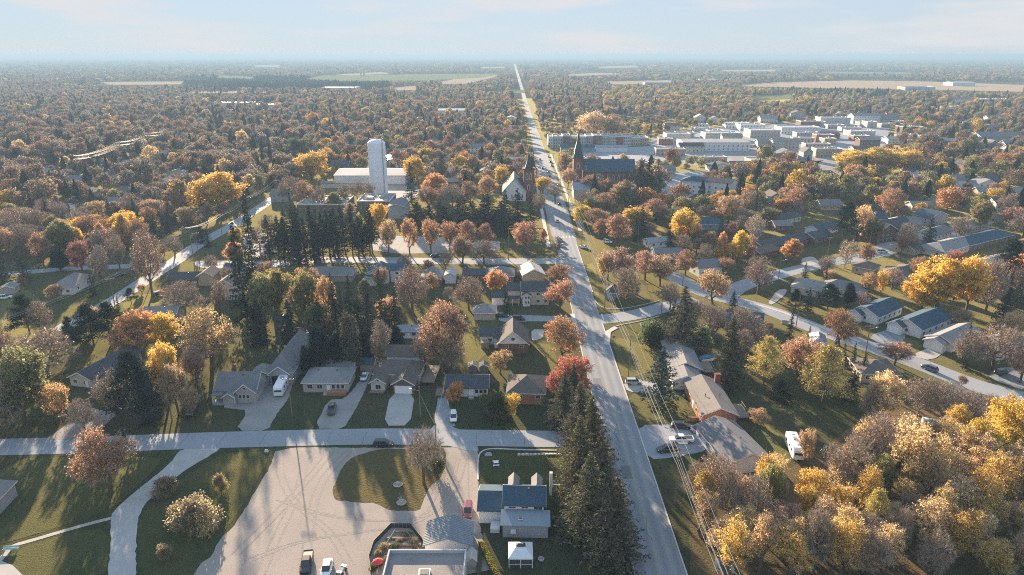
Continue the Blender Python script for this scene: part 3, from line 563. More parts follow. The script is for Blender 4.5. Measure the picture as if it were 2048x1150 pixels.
def house(label, A, B, d, z=2.8, roof='gx', rh=2.0, wall='white', rf='grey', name='house', cat='house', wins='auto', dr=None, chim=None, blocks=(), vents=1, land=None, group=None, skip=(), base=False, wsz=(1.3, 1.15)):
    """A, B: the two ends of the eave nearest to the viewer (2048-wide frame) at height z"""
    a, b = (P(*A), P(*B)) if base else (P(A[0], A[1], z), P(B[0], B[1], z)); a.z = b.z = 0; v = b - a; W = v.length; rz = math.atan2(v.y, v.x)
    root = empty(name, a, rz, label, cat, group); bx, ro = block(root, 0, 0, W, d, z, roof, rh, wall, rf)
    side = 'r' if (a.x + b.x) / 2 < 0 else 'l'
    if wins == 'auto':
        rowwins(root, bx, 'f', z, w=wsz[0], hh=wsz[1], skip=skip); rowwins(root, bx, side, z, n=max(1, int(bx[3] / 5)), w=1.0)
        if roof == 'gy' and rh > 2.2: window(root, bx, 'f', bx[2] / 2, z + rh * .38, .9, .9)
    if dr is not None: door(root, bx, 'f', bx[2] * dr)
    ridge = z + rh
    if chim: chimney(ro, W * chim[0], d * chim[1], z, ridge + .7)
    for i in range(vents): vent(ro, W * (.3 + .4 * i / max(1, vents - 1) if vents > 1 else .6), d * .40, z + rh * .74)
    for k in blocks:
        k = dict(k); kw = k.pop('wins', None); gd = k.pop('garage', None); kd = k.pop('door', None); kc = k.pop('chim', None)
        h_ = k.pop('h', z); b2, r2 = block(root, k.pop('x'), k.pop('y'), k.pop('w'), k.pop('d'), h_, k.pop('roof', roof), k.pop('rh', rh), k.pop('wall', wall), k.pop('rf', rf), **k)
        for f_ in (kw or ''): rowwins(root, b2, f_, h_)
        if gd: garage_door(root, b2, gd[0], (b2[2] if gd[0] in 'fb' else b2[3]) * gd[1], gd[2])
        if kd: door(root, b2, kd[0], (b2[2] if kd[0] in 'fb' else b2[3]) * kd[1])
        if kc: chimney(r2, kc[0], kc[1], h_, h_ + kc[2])
    c = a + Vector((math.cos(rz) * W / 2 - math.sin(rz) * d / 2, math.sin(rz) * W / 2 + math.cos(rz) * d / 2, 0))
    HOCC.append((c.x, c.y, max(W, d) * .5)); OCC.append((c.x, c.y, max(W, d) * .55)); LAND.append((land or None, c.x, c.y)) if land else None
    return root, bx, ro, W
def part(root, name, mat, *boxes):
    m = MB()
    for b in boxes: m.box(*b)
    return m.obj(name, mat, root)
def deck(root, x0, y0, x1, y1, z=.9, rail=True, n=None):
    """a raised wooden deck: each board its own piece, posts and a rail"""
    n = n or max(4, int((x1 - x0) / .9)); w = (x1 - x0) / n; me = None
    dk = part(root, 'deck', WOOD, (x0, y0, z - .22, x1, y1, z - .04))
    for i in range(n): part(dk, 'board', WOOD, (x0 + i * w + .02, y0 - .03, z - .036, x0 + (i + 1) * w - .02, y1 + .03, z + .004 * (i % 3)))
    for X, Y in ((x0 + .1, y0 + .1), (x1 - .1, y0 + .1), (x1 - .1, y1 - .1), (x0 + .1, y1 - .1)): part(dk, 'post', WOOD, (X - .06, Y - .06, 0, X + .06, Y + .06, z + 1.0))
    if rail:
        part(dk, 'rail', WOOD, (x0 + .17, y0 + .05, z + .85, x1 - .17, y0 + .15, z + .95)); part(dk, 'rail', WOOD, (x1 - .15, y0 + .17, z + .85, x1 - .05, y1 - .17, z + .95))
    return dk
def round_window(root, x, y, z, r):
    m = MB(); m.prism([(x + r * math.cos(t), z + r * math.sin(t)) for t in [i * math.pi / 8 for i in range(16)]], 'y', y - .07, y); o = m.obj('round_window', TRIM, root)
    m = MB(); m.prism([(x + r * .7 * math.cos(t), z + r * .7 * math.sin(t)) for t in [i * math.pi / 8 for i in range(16)]], 'y', y - .10, y - .072); m.obj('pane', GLASS, o)

# ---- the row along the side street
r, bx, ro, W = house('dark-roofed white bungalow half hidden by trees at far left', (133,754), (180,760), 20, 2.8, 'gy', 1.9, 'cream', 'dark', land='dark-roofed bungalow', dr=.8,
   blocks=[dict(x=6.0, y=3.5, w=7.5, d=7, roof='gx', wins='f')])
r, bx, ro, W = house('grey stone house with round gable window and small front porch', (425,782), (513,781), 10, 3.3, 'gx', 3.4, 'stone', 'grey', land='stone house', wins=None, chim=(.3,.75),
   blocks=[dict(x=5.6, y=-1.2, w=6.3, d=7.2, h=3.3, roof='gy', rh=2.7), dict(x=6.5, y=9.6, w=5.5, d=6, h=3.0, roof='hip', rh=2.2, rf='light'), dict(x=3.0, y=-2.4, w=3.6, d=4.0, h=2.7, roof='gy', rh=1.2)])
round_window(r, 8.75, -.76, 4.35, .42); 
for u in (7.4, 8.4, 9.4): window(r, (0, -.75, 12, 9), 'f', u, 1.9, .85, 1.2)
rowwins(r, bx, 'r', 3.3, n=3); door(r, bx, 'f', 3.6)
part(r, 'porch_floor', CONC, (.3, -1.9, 0, 6.4, .42, .55)); part(r, 'step', CONC, (3.7, -3.1, 0, 5.9, -1.92, .28)); part(r, 'porch_roof', ROOFS['grey'], (.1, -1.9, 2.75, 3.0, .5, 2.92))
for X in (.5, 3.4, 6.2): part(r, 'post', TRIM, (X - .14, -1.85, .55, X + .14, -1.57, 2.7))
r, bx, ro, W = house('long grey hip-roofed workshop garage behind the stone house', (531,746), (587,746), 25, 3.6, 'hip', 4.4, 'grey', 'grey', name='garage_building', cat='garage', land='hip-roofed workshop', wins=None,
   blocks=[dict(x=.6, y=-.5, w=6.4, d=7, roof='gy', rh=2.4, wall='grey')])
part(r, 'garage_opening_shade', M('painted_opening_shade', (.02,.02,.022)), (1.6, -.12, .05, 6.2, -.06, 2.7)); rowwins(r, bx, 'r', 3, n=5)  # flat dark panel paints the shade inside the open garage
r, bx, ro, W = house('beige brick bungalow with light grey hip roof beside gravel drive', (601,767), (697,767), 10.5, 2.9, 'hip', 2.3, 'beige', 'light', land='beige brick bungalow', wins=None, vents=2,
   blocks=[dict(x=3.0, y=9.5, w=9.5, d=8, roof='gx', rh=2.2)])
for u, w in ((1.9, 1.6), (4.6, 1.6), (8.3, 1.0), (9.6, 1.0), (10.9, 1.0)): window(r, bx, 'f', u, 1.7, w, 1.3)
rowwins(r, bx, 'r', 2.9, n=2); door(r, bx, 'f', 7.0); part(r, 'front_planter', WALLS['orange'], (7.4, -1.6, 0, 12.4, -.2, 1.0)); part(r, 'step', CONC, (6.2, -1.5, 0, 7.3, .3, .35))
r, bx, ro, W = house('brown-roofed house with white double garage door and front gables', (737,765), (771,766), 9, 3.0, 'gy', 1.5, 'cream', 'brown', land='brown-roofed garage house', wins=None,
   blocks=[dict(x=-.3, y=5, w=13.6, d=9, roof='hip', rh=2.6), dict(x=6.2, y=-.6, w=6.8, d=9, roof='gy', rh=2.0, wall='brown', garage=('f', .5, 4.6)), dict(x=1.2, y=14.2, w=10.6, d=7, h=4.6, roof='gx', rh=2.2, wall='white')])
window(r, bx, 'f', 2.0, 1.5, 1.6, 1.5); part(r, 'balcony', WOOD, (.3, -.9, .2, 4.2, .4, .5)); deck(r, 13.4, 5.0, 17.2, 16.0, 1.1); window(r, bx, 'f', 2.0, 3.4, .7, .6)
r, bx, ro, W = house('white bungalow with charcoal gable roof behind small orange tree', (888,776), (978,776), 8.6, 2.8, 'gx', 2.0, 'white', 'dark', land='white charcoal-roofed bungalow', wins=None, vents=1)
for u, w in ((1.5, 1.2), (8.3, 1.0), (9.5, 1.0), (10.6, 1.0)): window(r, bx, 'f', u, 1.6, w, 1.25)
door(r, bx, 'f', 6.8); part(r, 'step', CONC, (6.6, -1.2, 0, 8.0, .3, .4)); deck(r, -2.4, -.4, -.2, 4, .8)
r, bx, ro, W = house('orange brick bungalow with brown pyramid hip roof by the main road', (1012,787), (1092,789), 11, 3.3, 'hip', 2.8, 'orange', 'brown', land='orange brick bungalow', wins=None, vents=2)
window(r, bx, 'f', 8.0, 2.2, 1.4, 1.0); window(r, bx, 'f', 8.0, .55, 1.1, .55); window(r, bx, 'f', 3.2, 2.2, 1.4, 1.0); rowwins(r, bx, 'l', 3, n=2); part(r, 'wooden_stair', WOOD, (4.6, 11.2, 0, 7.0, 13, 1.0))
r, bx, ro, W = house('brown brick house with white triangular gable facing viewer', (993,688), (1059,688), 12, 3.4, 'gy', 4.4, 'brown', 'brown', land='white-gabled brick house', wins=None,
   blocks=[dict(x=-5.8, y=7, w=7.0, d=6.5, h=3.2, roof='gx', rh=2.0, wall='white', rf='dark', wins='f'), dict(x=-1.2, y=4.0, w=4, d=4, h=3.8, roof='gx', rh=1.2, wall='white', rf='dark')])
for u in (2.7, 7.3): window(r, bx, 'f', u, 2.4, 1.2, 1.0)
gm = MB(); gm.prism([(.65, 3.3), (W - .65, 3.3), (W / 2, 7.2)], 'y', .36, .44); gm.obj('white_gable', WALLS['white'], r); window(r, (0, .36, W, 1), 'f', W / 2, 4.9, 1.2, 1.1); part(r, 'wooden_shed', WOOD, (-4.9, 4.2, 0, -2.4, 6.4, 2.0))
house('small beige garage with weathered hip roof beside rust tree', (945,627), (993,627), 8, 2.7, 'hip', 2.2, 'beige', 'light', name='garage', cat='garage', wins=None, land='small beige garage')
r, bx, ro, W = house('tall white house with covered porch and small entrance gable', (1041,582), (1101,582), 9, 5.6, 'gx', 2.6, 'cream', 'dark', land='tall white porch house', wins=None,
   blocks=[dict(x=-5.2, y=1.5, w=5.5, d=6.5, h=5.4, roof='gx', rh=1.8), dict(x=-11, y=-.2, w=6.2, d=4, h=2.9, roof='shed', rh=1.1, wall='white'), dict(x=.4, y=-1.7, w=3.6, d=3.5, h=4.3, roof='gy', rh=1.1, wall='white', rf='dark')])
for u, z_ in ((1.6, 1.6), (2.6, 1.6), (1.6, 3.4), (2.6, 3.4)): window(r, (.4, -1.25, 4, 3), 'f', u, z_, .7, 1.1)
for X in (-10.5, -8.0, -5.5, -3, -.6): part(r, 'post', TRIM, (X - .1, -.6, 0, X + .1, -.4, 2.9))
part(r, 'porch_roof', ROOFS['dark'], (-5.2, -.7, 2.92, -.2, 1.9, 3.1)); rowwins(r, (5, .45, 6, 8), 'f', 5.6, n=2)
house('dark brick bungalow with grey hip roof on the cross street corner', (972,553), (1029,553), 11, 3.2, 'hip', 2.6, 'brown', 'grey', land='grey hip-roofed corner bungalow')
house('low dark-roofed bungalow left of the grey hip roof', (924,550), (973,550), 8, 2.8, 'gx', 1.6, 'brown', 'dark')
house('gable-fronted house with pale sunlit roof next to the road corner', (1044,551), (1092,549), 12, 3.6, 'gy', 2.6, 'tan', 'white', land='pale-roofed gable house', wins=None)
house('raised brick bungalow with white front gable and side carport', (838,559), (883,559), 12, 3.2, 'gy', 2.2, 'redbrick', 'grey', land='raised brick bungalow', blocks=[dict(x=9.5, y=4, w=5, d=8, h=3.6, roof='gy', rh=1.2, wall='white', rf='white')])
house('white side-split house with blue-green roof and double gables', (730,546), (778,546), 10, 4.6, 'gy', 2.2, 'white', 'teal', land='blue-green-roofed side-split', blocks=[dict(x=9.4, y=2, w=6, d=8, h=5.2, roof='gx', rh=1.6, wins='f'), dict(x=-.8, y=-3, w=6, d=5, h=2.8, roof='gy', rh=1.3)])
house('long low grey-roofed bungalow behind olive trees', (602,551), (705,551), 10, 2.8, 'hip', 2.2, 'tan', 'grey', land='long grey-roofed bungalow', wins=None)
house('small shed with pale blue metal roof behind round rust tree', (792,664), (841,664), 5.5, 2.5, 'gx', 1.5, 'white', 'metal', name='shed', cat='shed', land='blue metal-roofed shed', dr=.5)
house('small grey-roofed garden shed with sandy walls behind the white car', (715,728), (748,729), 5, 2.4, 'gx', 1.1, 'tan', 'teal', name='shed', cat='shed', wins=None)
r, bx, ro, W = house('little raised wooden playhouse with yellow slide', (543,640), (576,641), 4.5, 2.9, 'gx', 1.1, 'dark', 'dark', name='playhouse', cat='playhouse', wins=None)
sl_ = MB(); sl_.prism([(-2.6, .1), (.3, 1.6), (.3, 1.75), (-2.6, .25)], 'x', 4.2, 4.9); sl_.obj('slide', M('yellow_plastic', (.62,.36,.04), rough=.4), r)
# ---- left middle
house('white house with pale hip roof beside the diagonal street', (98,575), (146,574), 15, 3.2, 'hip', 2.6, 'white', 'light', land='white pale-roofed house')
house('charcoal-roofed bungalow with beige gable by the diagonal street', (331,560), (398,559), 9, 2.8, 'gx', 2.0, 'brown', 'dark', land='charcoal-roofed bungalow', blocks=[dict(x=12, y=0, w=7, d=9, h=4.2, roof='gy', rh=2.0, wall='tan', rf='brown')])
house('tall beige gable house beside the dark spruces', (422,574), (474,574), 11, 5.4, 'gy', 3.0, 'cream', 'brown', land='tall beige gable house')
house('blue-roofed bungalow beneath small orange tree', (444,540), (482,540), 8, 3, 'gx', 1.8, 'white', 'teal')
house('old house with worn pale roof behind bright orange tree', (280,632), (352,629), 9, 3.2, 'gx', 1.8, 'grey', 'light')
house('blue-grey roofed stone bungalow at far left edge', (-20,443), (56,443), 12, 3.0, 'hip', 2.8, 'stone', 'teal', land='blue-grey roofed bungalow')
house('small pale shed at the left edge behind a white van', (-6,579), (30,576), 6, 2.4, 'gy', 1.2, 'beige', 'light', name='shed', cat='shed', wins=None)
# ---- right of the main road
r, bx, ro, W = house('brick corner bungalow with sunlit pale hip roof', (1284,669), (1330,671), 10, 2.9, 'hip', 2.4, 'redbrick', 'dark', land='brick corner bungalow')
r, bx, ro, W = house('grey gable bungalow with blue side wall behind the roadside spruce', (1340,737), (1406,739), 20, 3.0, 'gy', 2.1, 'blue', 'light', land='blue-walled bungalow', wins=None, blocks=[dict(x=-.6, y=-7.5, w=8.6, d=8, h=2.8, roof='gy', rh=1.7, wall='white', rf='light')])
deck(r, 10.2, 2.5, 13.4, 9.5, 1.0)
r, bx, ro, W = house('orange brick bungalow with tan gable roof right of the main road', (1403,830), (1479,830), 19, 3.3, 'gy', 2.0, 'orange', 'tan', land='tan-roofed brick bungalow', wins=None, vents=3)
chimney(ro, 8.6, 17, 3, 6.2, 1.4, .9); rowwins(r, bx, 'l', 3.3, n=5); part(r, 'porch_wall', WALLS['orange'], (-2.2, 2.6, 0, .3, 3.1, 1.1)); deck(r, 10.2, 3, 13.4, 10, .9); door(r, bx, 'l', 9)
r, bx, ro, W = house('grey-roofed white garage house dappled with tree shadow', (1458,928), (1546,917), 17, 3.2, 'gy', 2.0, 'white', 'grey', land='grey-roofed garage house', wins=None)
rowwins(r, bx, 'l', 3.2, n=4); garage_door(r, bx, 'l', 12.5, 2.6)
house('white bungalow with dark roof and small front gable on the crescent', (1757,634), (1809,612), 9.5, 3.3, 'gx', 2.2, 'white', 'teal', land='white crescent bungalow', blocks=[dict(x=-2.4, y=4.6, w=5.0, d=5.2, h=3.0, roof='gx', rh=1.5, garage=('l', .5, 2.6))])
house('white bungalow with dark roof and garage beside asphalt drive', (1845,660), (1908,634), 10, 3.3, 'gx', 2.3, 'white', 'teal', land='white asphalt-drive bungalow', blocks=[dict(x=-2.6, y=5.0, w=5.2, d=5.6, h=3.0, roof='gx', rh=1.6, garage=('l', .5, 2.8))])
house('white house with open garage and long concrete drive', (1908,690), (1965,664), 9, 2.9, 'gx', 1.8, 'white', 'light', land='open-garage house', wins=None, blocks=[dict(x=-3, y=1.5, w=6, d=6.5, h=2.8, roof='gx', rh=1.5)])
house('long white bungalow with brown hip roof by the yellow tree', (1760,546), (1820,556), 12, 3.0, 'hip', 2.2, 'white', 'brown', land='long white brown-roofed bungalow', blocks=[dict(x=4, y=9, w=13, d=9, roof='hip', rh=2.0, rf='brown')])
house('grey bungalow with light hip roof behind the small conifers', (1580,572), (1650,584), 12, 2.9, 'hip', 2.2, 'cream', 'light', land='light hip-roofed bungalow', blocks=[dict(x=10, y=6, w=16, d=10, roof='hip', rh=2.4, rf='grey'), dict(x=11, y=-1, w=5, d=5, roof='gy', rh=1.2)])
house('long dark-roofed ranch house behind orange tree on crescent branch', (1530,497), (1612,480), 11, 3.0, 'gx', 2.2, 'brown', 'dark', land='long dark-roofed ranch house', blocks=[dict(x=22, y=1.5, w=13, d=9, roof='gx', rh=2, wall='redbrick', rf='dark'), dict(x=-9, y=-5, w=13, d=9, roof='gx', rh=2.0, rf='brown')])
house('white gambrel-sided house with grey roof between round trees', (1398,536), (1448,532), 9, 4.2, 'gx', 2.2, 'white', 'grey', land='white gambrel house')
house('pale blue flat-gabled house behind rust trees', (1310,508), (1368,508), 10, 3.0, 'gx', 1.6, 'blue', 'grey', land='pale blue house')
house('long dark-roofed house at the crescent corner behind bare trees', (1448,641), (1528,650), 11, 2.9, 'gx', 2.2, 'cream', 'dark', land='dark crescent-corner house')
house('little house with bluish roof among small spruces', (1622,688), (1656,692), 9, 2.7, 'hip', 1.8, 'white', 'metal')
house('low brown-roofed house beside the crescent street', (1722,748), (1806,752), 11, 2.8, 'hip', 2.0, 'tan', 'brown', land='low brown-roofed house', vents=2)
house('dark timber house behind leafless trees near right edge', (1912,816), (1990,814), 9, 3.4, 'gy', 3.0, 'dark', 'dark', land='dark timber house')
house('dark steep-gabled tudor house with white trim', (1755,470), (1800,461), 12, 5.0, 'gy', 4.5, 'brown', 'dark', land='steep-gabled tudor house', blocks=[dict(x=12, y=2, w=22, d=12, h=5.0, roof='gx', rh=4.2, rf='dark', wins='f'), dict(x=15, y=-1, w=5, d=6, h=4.6, roof='gy', rh=3.4), dict(x=22, y=-1, w=5, d=6, h=4.6, roof='gy', rh=3.4)])
house('blue-grey gabled house beyond the tudor house', (1862,437), (1900,430), 11, 4.5, 'gy', 3.0, 'grey', 'teal')
house('wide light-roofed bungalow right of the large yellow tree', (1890,505), (1955,488), 13, 3.0, 'hip', 2.4, 'cream', 'light', land='wide light-roofed bungalow')
house('dark-roofed bungalow near the right edge above light roof', (1940,492), (2030,470), 12, 3.0, 'hip', 2.4, 'brown', 'teal')
house('grey-roofed bungalow at right edge under pines', (2000,535), (2080,515), 12, 3.0, 'hip', 2.2, 'white', 'grey')
house('dark-roofed bungalow above the cul-de-sac', (1830,500), (1880,487), 12, 2.9, 'gx', 2.0, 'tan', 'dark')
house('brown-walled house with dark roof left of tall pine', (1630,478), (1668,470), 10, 3.0, 'gx', 2.2, 'brown', 'dark')
house('white-trimmed dark house beside round rust tree at roadside', (1192,440), (1232,444), 10, 4.2, 'gy', 2.6, 'white', 'dark', land='dark roadside house', blocks=[dict(x=9, y=2, w=12, d=8, h=3, roof='gx', rh=1.8, rf='light')])
house('blue-roofed low house at the edge behind the rust trees', (1300,486), (1345,482), 8, 2.8, 'gx', 1.5, 'white', 'metal')
house('small house hidden behind the round pinkish trees', (1208,585), (1232,588), 8, 2.8, 'hip', 1.8, 'blue', 'dark', wins=None)
house('pale corner of a roof at the left frame edge', (-80,1026), (-22,1022), 10, 3.2, 'hip', 2.4, 'grey', 'light', wins=None)
# ---- foreground: teal-roofed house, flat-roofed shop, metal-roofed shed
r, bx, ro, W = house('blue-green roofed storey-and-half house with twin rear dormers in foreground', (1004,1010), (1092,1012), 7.0, 5.0, 'gx', 2.2, 'white', 'teal', land='blue-green roofed house', wins=None,
   blocks=[dict(x=-5.0, y=.4, w=5.4, d=8.8, h=3.2, roof='gx', rh=1.6, rf='teal'), dict(x=-.2, y=-3.6, w=9.6, d=3.9, h=2.9, roof='shed', rh=.8, wall='grey', rf='metal'), 
           dict(x=.9, y=4.4, w=2.3, d=4.0, h=5.6, roof='gy', rh=1.3, rf='light', ov=.15), dict(x=5.6, y=4.4, w=2.3, d=4.0, h=5.6, roof='gy', rh=1.3, rf='light', ov=.15)])
for u in (1.5, 4.0): window(r, bx, 'f', u, 4.2, 1.4, .5)
window(r, bx, 'f', 6.6, 4.2, 1.8, .9); part(ro, 'chimney', WALLS['stucco'], (9.3, 6.2, 3, 9.9, 6.9, 8.2)); sk = part(r, 'skylight', TRIM, (3.2, -2.4, 3.42, 4.1, -1.8, 3.62)); part(sk, 'pane', GLASS, (3.27, -2.33, 3.622, 4.03, -1.87, 3.65))
part(r, 'porch', WALLS['white'], (-2.2, -2.0, 0, -.4, .4, 1.0)); part(r, 'window_box', TRIM, (1.8, -3.72, 1.2, 2.8, -3.2, 2.1))
p0 = P(770, 1150); a = P(778, 1100, 4.2); b = P(957, 1097, 4.2); 
flat = empty('shop_building', (a.x, a.y - 16, 0), 0, 'flat-roofed commercial building with white parapet in the bottom foreground', 'building'); Wf = 13.8
LAND.append(('flat-roofed shop', a.x + 8, a.y - 8)); OCC.append((a.x + 8, a.y - 7, 11))
bx, ro = block(flat, 0, 0, Wf, 16, 3.6, 'flat', .75, 'stucco', 'gravel', trim=M('grey_coping', (.42,.43,.44), var=.06))
ac = part(ro, 'roof_air_unit', GALV, (6.0, 9.4, 3.66, 8.0, 11.2, 4.4)); part(ac, 'fan_grille', DARKM, (6.25, 9.65, 4.402, 7.75, 10.95, 4.47)); part(ro, 'roof_air_unit', GALV, (10.5, 4, 3.66, 11.6, 5, 4.3))
a = P(846, 1092, 2.6); b = P(952, 1092, 2.6)
r = empty('metal_shed', (a.x, a.y, 0), 0, 'ribbed metal-roofed shed between the shop and the lane', 'shed'); Wm, Dm = 9.0, 7.0; OCC.append((a.x + 5, a.y + 3, 6))
m = MB(); m.box(.3, .3, 0, Wm - .3, Dm - .3, 2.6); m.prism([(.3, 2.6), (Wm - .3, 2.6), (Wm / 2, 4.0)], 'y', .3, Dm - .3); m.obj('wall', WALLS['metal'], r)
m = MB(); m.prism([(-.1, 2.5), (Wm / 2, 4.15), (Wm + .1, 2.5), (Wm + .1, 2.62), (Wm / 2, 4.28), (-.1, 2.62)], 'y', -.1, Dm + .1); SEAM = M('metal_seam', (.17,.20,.225), rough=.7); ro = m.obj('roof', M('dull_ribbed_metal', (.21,.235,.25), rough=.75, spec=.15, var=.1, scale=.8), r)
for s in (0, 1):
    for i in range(15):
        y = .1 + i * (Dm - .2) / 14; m = MB(); q = [(-.1, 2.63), (Wm / 2 - .05, 4.28)] if s == 0 else [(Wm / 2 + .05, 4.28), (Wm + .1, 2.63)]
        m.prism([(q[0][0], q[0][1]), (q[1][0], q[1][1]), (q[1][0], q[1][1] + .045), (q[0][0], q[0][1] + .045)], 'y', y - .03, y + .03); m.obj('seam', SEAM, ro)

house('brown-roofed bungalow between the crescent branch and yellow tree', (1702,532), (1748,541), 10, 2.9, 'hip', 2.0, 'tan', 'brown'); house('grey-roofed bungalow above the cul-de-sac conifer', (1862,474), (1908,461), 10, 3, 'gx', 2.2, 'white', 'grey'); house('light-roofed bungalow right of cul-de-sac bare trees', (1938,458), (1988,445), 10, 3, 'hip', 2.2, 'beige', 'light')
house('teal-roofed white bungalow beside the birch trees', (1640,462), (1680,452), 9, 3, 'gx', 2.0, 'white', 'teal'); house('dark-roofed bungalow left of the diagonal street top', (372,428), (418,424), 9, 3, 'gx', 2.0, 'white', 'dark'); house('grey-roofed bungalow behind the narrow golden trees', (150,424), (205,421), 10, 3, 'hip', 2.2, 'cream', 'grey')
house('brick bungalow in the left trees below the gold tree', (395,392), (440,389), 9, 3, 'gx', 2.0, 'redbrick', 'grey'); house('light-roofed house among trees near the left edge', (40,395), (90,392), 10, 3, 'gx', 2.2, 'white', 'light'); house('grey bungalow at lower right behind pinkish trees', (2000,705), (2070,690), 11, 3, 'hip', 2.2, 'white', 'grey')
house('dark-roofed bungalow above the long ranch house', (1560,440), (1605,432), 9, 3, 'gx', 2.0, 'cream', 'dark')
# ------------------------------------------------------------------ landmarks: water tower, churches, school, town
def lathe(mb, prof, n=28, cx=0, cy=0, mi=0):
    o = len(mb.v); k = len(prof)
    for i in range(n):
        t = 2 * math.pi * i / n
        mb.v += [(cx + r_ * math.cos(t), cy + r_ * math.sin(t), z) for r_, z in prof]
    for i in range(n):
        j = (i + 1) % n
        for q in range(k - 1): mb.f.append((o + i * k + q, o + j * k + q, o + j * k + q + 1, o + i * k + q + 1)); mb.m.append(mi)
    return mb
p = P(759, 388); Ht = zat(p.y, 278); Rt = 17.5 * axis_at(p.y, 20) / F_PX
wt = empty('water_tower', p, 0, 'tall white cylindrical water tower with dark lettering', 'water tower'); LAND.append(('white water tower', p.x, p.y)); OCC.append((p.x, p.y, 10))
TOWERW = M('tower_paint', (.70,.73,.76), rough=.5, var=.05, scale=.3, big=(.12,(.60,.63,.66),.6))
m = MB(); lathe(m, [(Rt, 0), (Rt, Ht - 2.6), (Rt * .96, Ht - 2.1), (Rt * .82, Ht - 1.3), (Rt * .5, Ht - .45), (.01, Ht)], 32); o = m.obj('tank', TOWERW, wt)
for pl in o.data.polygons: pl.use_smooth = True
for i in range(1, 9):
    m = MB(); z = Ht * i / 9; lathe(m, [(Rt + .001, z), (Rt + .05, z), (Rt + .05, z + .12), (Rt + .001, z + .12)], 32); m.obj('weld_band', TOWERW, wt)
pipe = MB(); t = math.radians(-42); pipe.tube((math.cos(t) * (Rt + .3), math.sin(t) * (Rt + .3), 0), (math.cos(t) * (Rt + .3), math.sin(t) * (Rt + .3), Ht), .28, n=8); pipe.obj('riser_pipe', GALV, wt)
for i in range(12):
    m = MB(); m.box(math.cos(t) * Rt, math.sin(t) * Rt - .3, 2 + i * (Ht - 4) / 11, math.cos(t) * (Rt + .7), math.sin(t) * (Rt + .7) + .3, 2.15 + i * (Ht - 4) / 11); m.obj('pipe_bracket', GALV, wt)
rail = MB(); lathe(rail, [(Rt * .72, Ht + .1), (Rt * .74, Ht + .1), (Rt * .74, Ht + .2), (Rt * .72, Ht + .2), (Rt * .72, Ht + .1)], 24)
for i in range(12): a_ = i * math.pi / 6; rail.tube((Rt * .73 * math.cos(a_), Rt * .73 * math.sin(a_), Ht - 1.2), (Rt * .73 * math.cos(a_), Rt * .73 * math.sin(a_), Ht + .15), .05, n=4)
rail.obj('railing', GALV, wt)
for x_, h_ in ((-.6, 3.8), (.3, 5.2), (3.8, 2.0)):
    m = MB(); m.tube((x_, 0, Ht), (x_, 0, Ht + h_), .09, n=5); m.box(x_ - .2, -.15, Ht + h_ - 1.4, x_ + .2, .15, Ht + h_ - .2); m.obj('antenna', GALV, wt)
# the dark painted marks down the left edge of the tank, bent round the cylinder: (angle from, angle to, height from, height to) in metres above 0
for q in ((193,203,Ht-5.3,Ht-4.8), (197,201,Ht-10.3,Ht-8.2), (194,197,Ht-9.5,Ht-9.0), (196,205,Ht-11.6,Ht-11.1), (202.5,205,Ht-13.3,Ht-11.61), (195,197,Ht-13.1,Ht-11.61), (192,198,Ht-18.4,Ht-17.9), (192,194,Ht-19.8,Ht-18.41)):
    m = MB(); n = 4
    for k in range(n):
        a0, a1 = [math.radians(q[0] + (q[1] - q[0]) * (k + e) / n) for e in (0, 1)]; rr = Rt + .06
        m.add([(math.cos(a_) * rr, math.sin(a_) * rr, zz) for a_, zz in ((a0, q[2]), (a1, q[2]), (a1, q[3]), (a0, q[3]))], [(0,1,2,3)])
    m.obj('painted_mark', DARKM, wt)

def spire(root, name, x, y, z0, z1, hw, mat, cross=True):
    m = MB(); m.add([(x-hw,y-hw,z0),(x+hw,y-hw,z0),(x+hw,y+hw,z0),(x-hw,y+hw,z0),(x-hw*.42,y-hw*.42,z0+(z1-z0)*.42),(x+hw*.42,y-hw*.42,z0+(z1-z0)*.42),(x+hw*.42,y+hw*.42,z0+(z1-z0)*.42),(x-hw*.42,y+hw*.42,z0+(z1-z0)*.42),(x,y,z1)],
        [(3,2,1,0),(0,1,5,4),(1,2,6,5),(2,3,7,6),(3,0,4,7),(4,5,8),(5,6,8),(6,7,8),(7,4,8)]); o = m.obj(name, mat, root)
    if cross: c = MB(); c.box(x-.06,y-.06,z1-.1,x+.06,y+.06,z1+1.5); c.box(x-.45,y-.05,z1+.8,x+.45,y+.05,z1+.95); c.obj('cross', GALV, o)
    return o
def lancet(root, x, y, z, w, h, rz=0):
    m = MB(); pts = [(-w/2, 0), (w/2, 0), (w/2, h * .7), (0, h), (-w/2, h * .7)]; m.prism(pts, 'y', -.10, .0); o = m.obj('window', WHITE, root, (x, y, z)); o.rotation_euler = (0, 0, rz)
    m = MB(); m.prism([(u * .68, v * .9 + h * .04) for u, v in pts], 'y', -.14, -.102); m.obj('pane', GLASS, o)
COPPER = M('green_black_spire', (.035,.055,.055), rough=.6, var=.2); BRK = WALLS['redbrick']
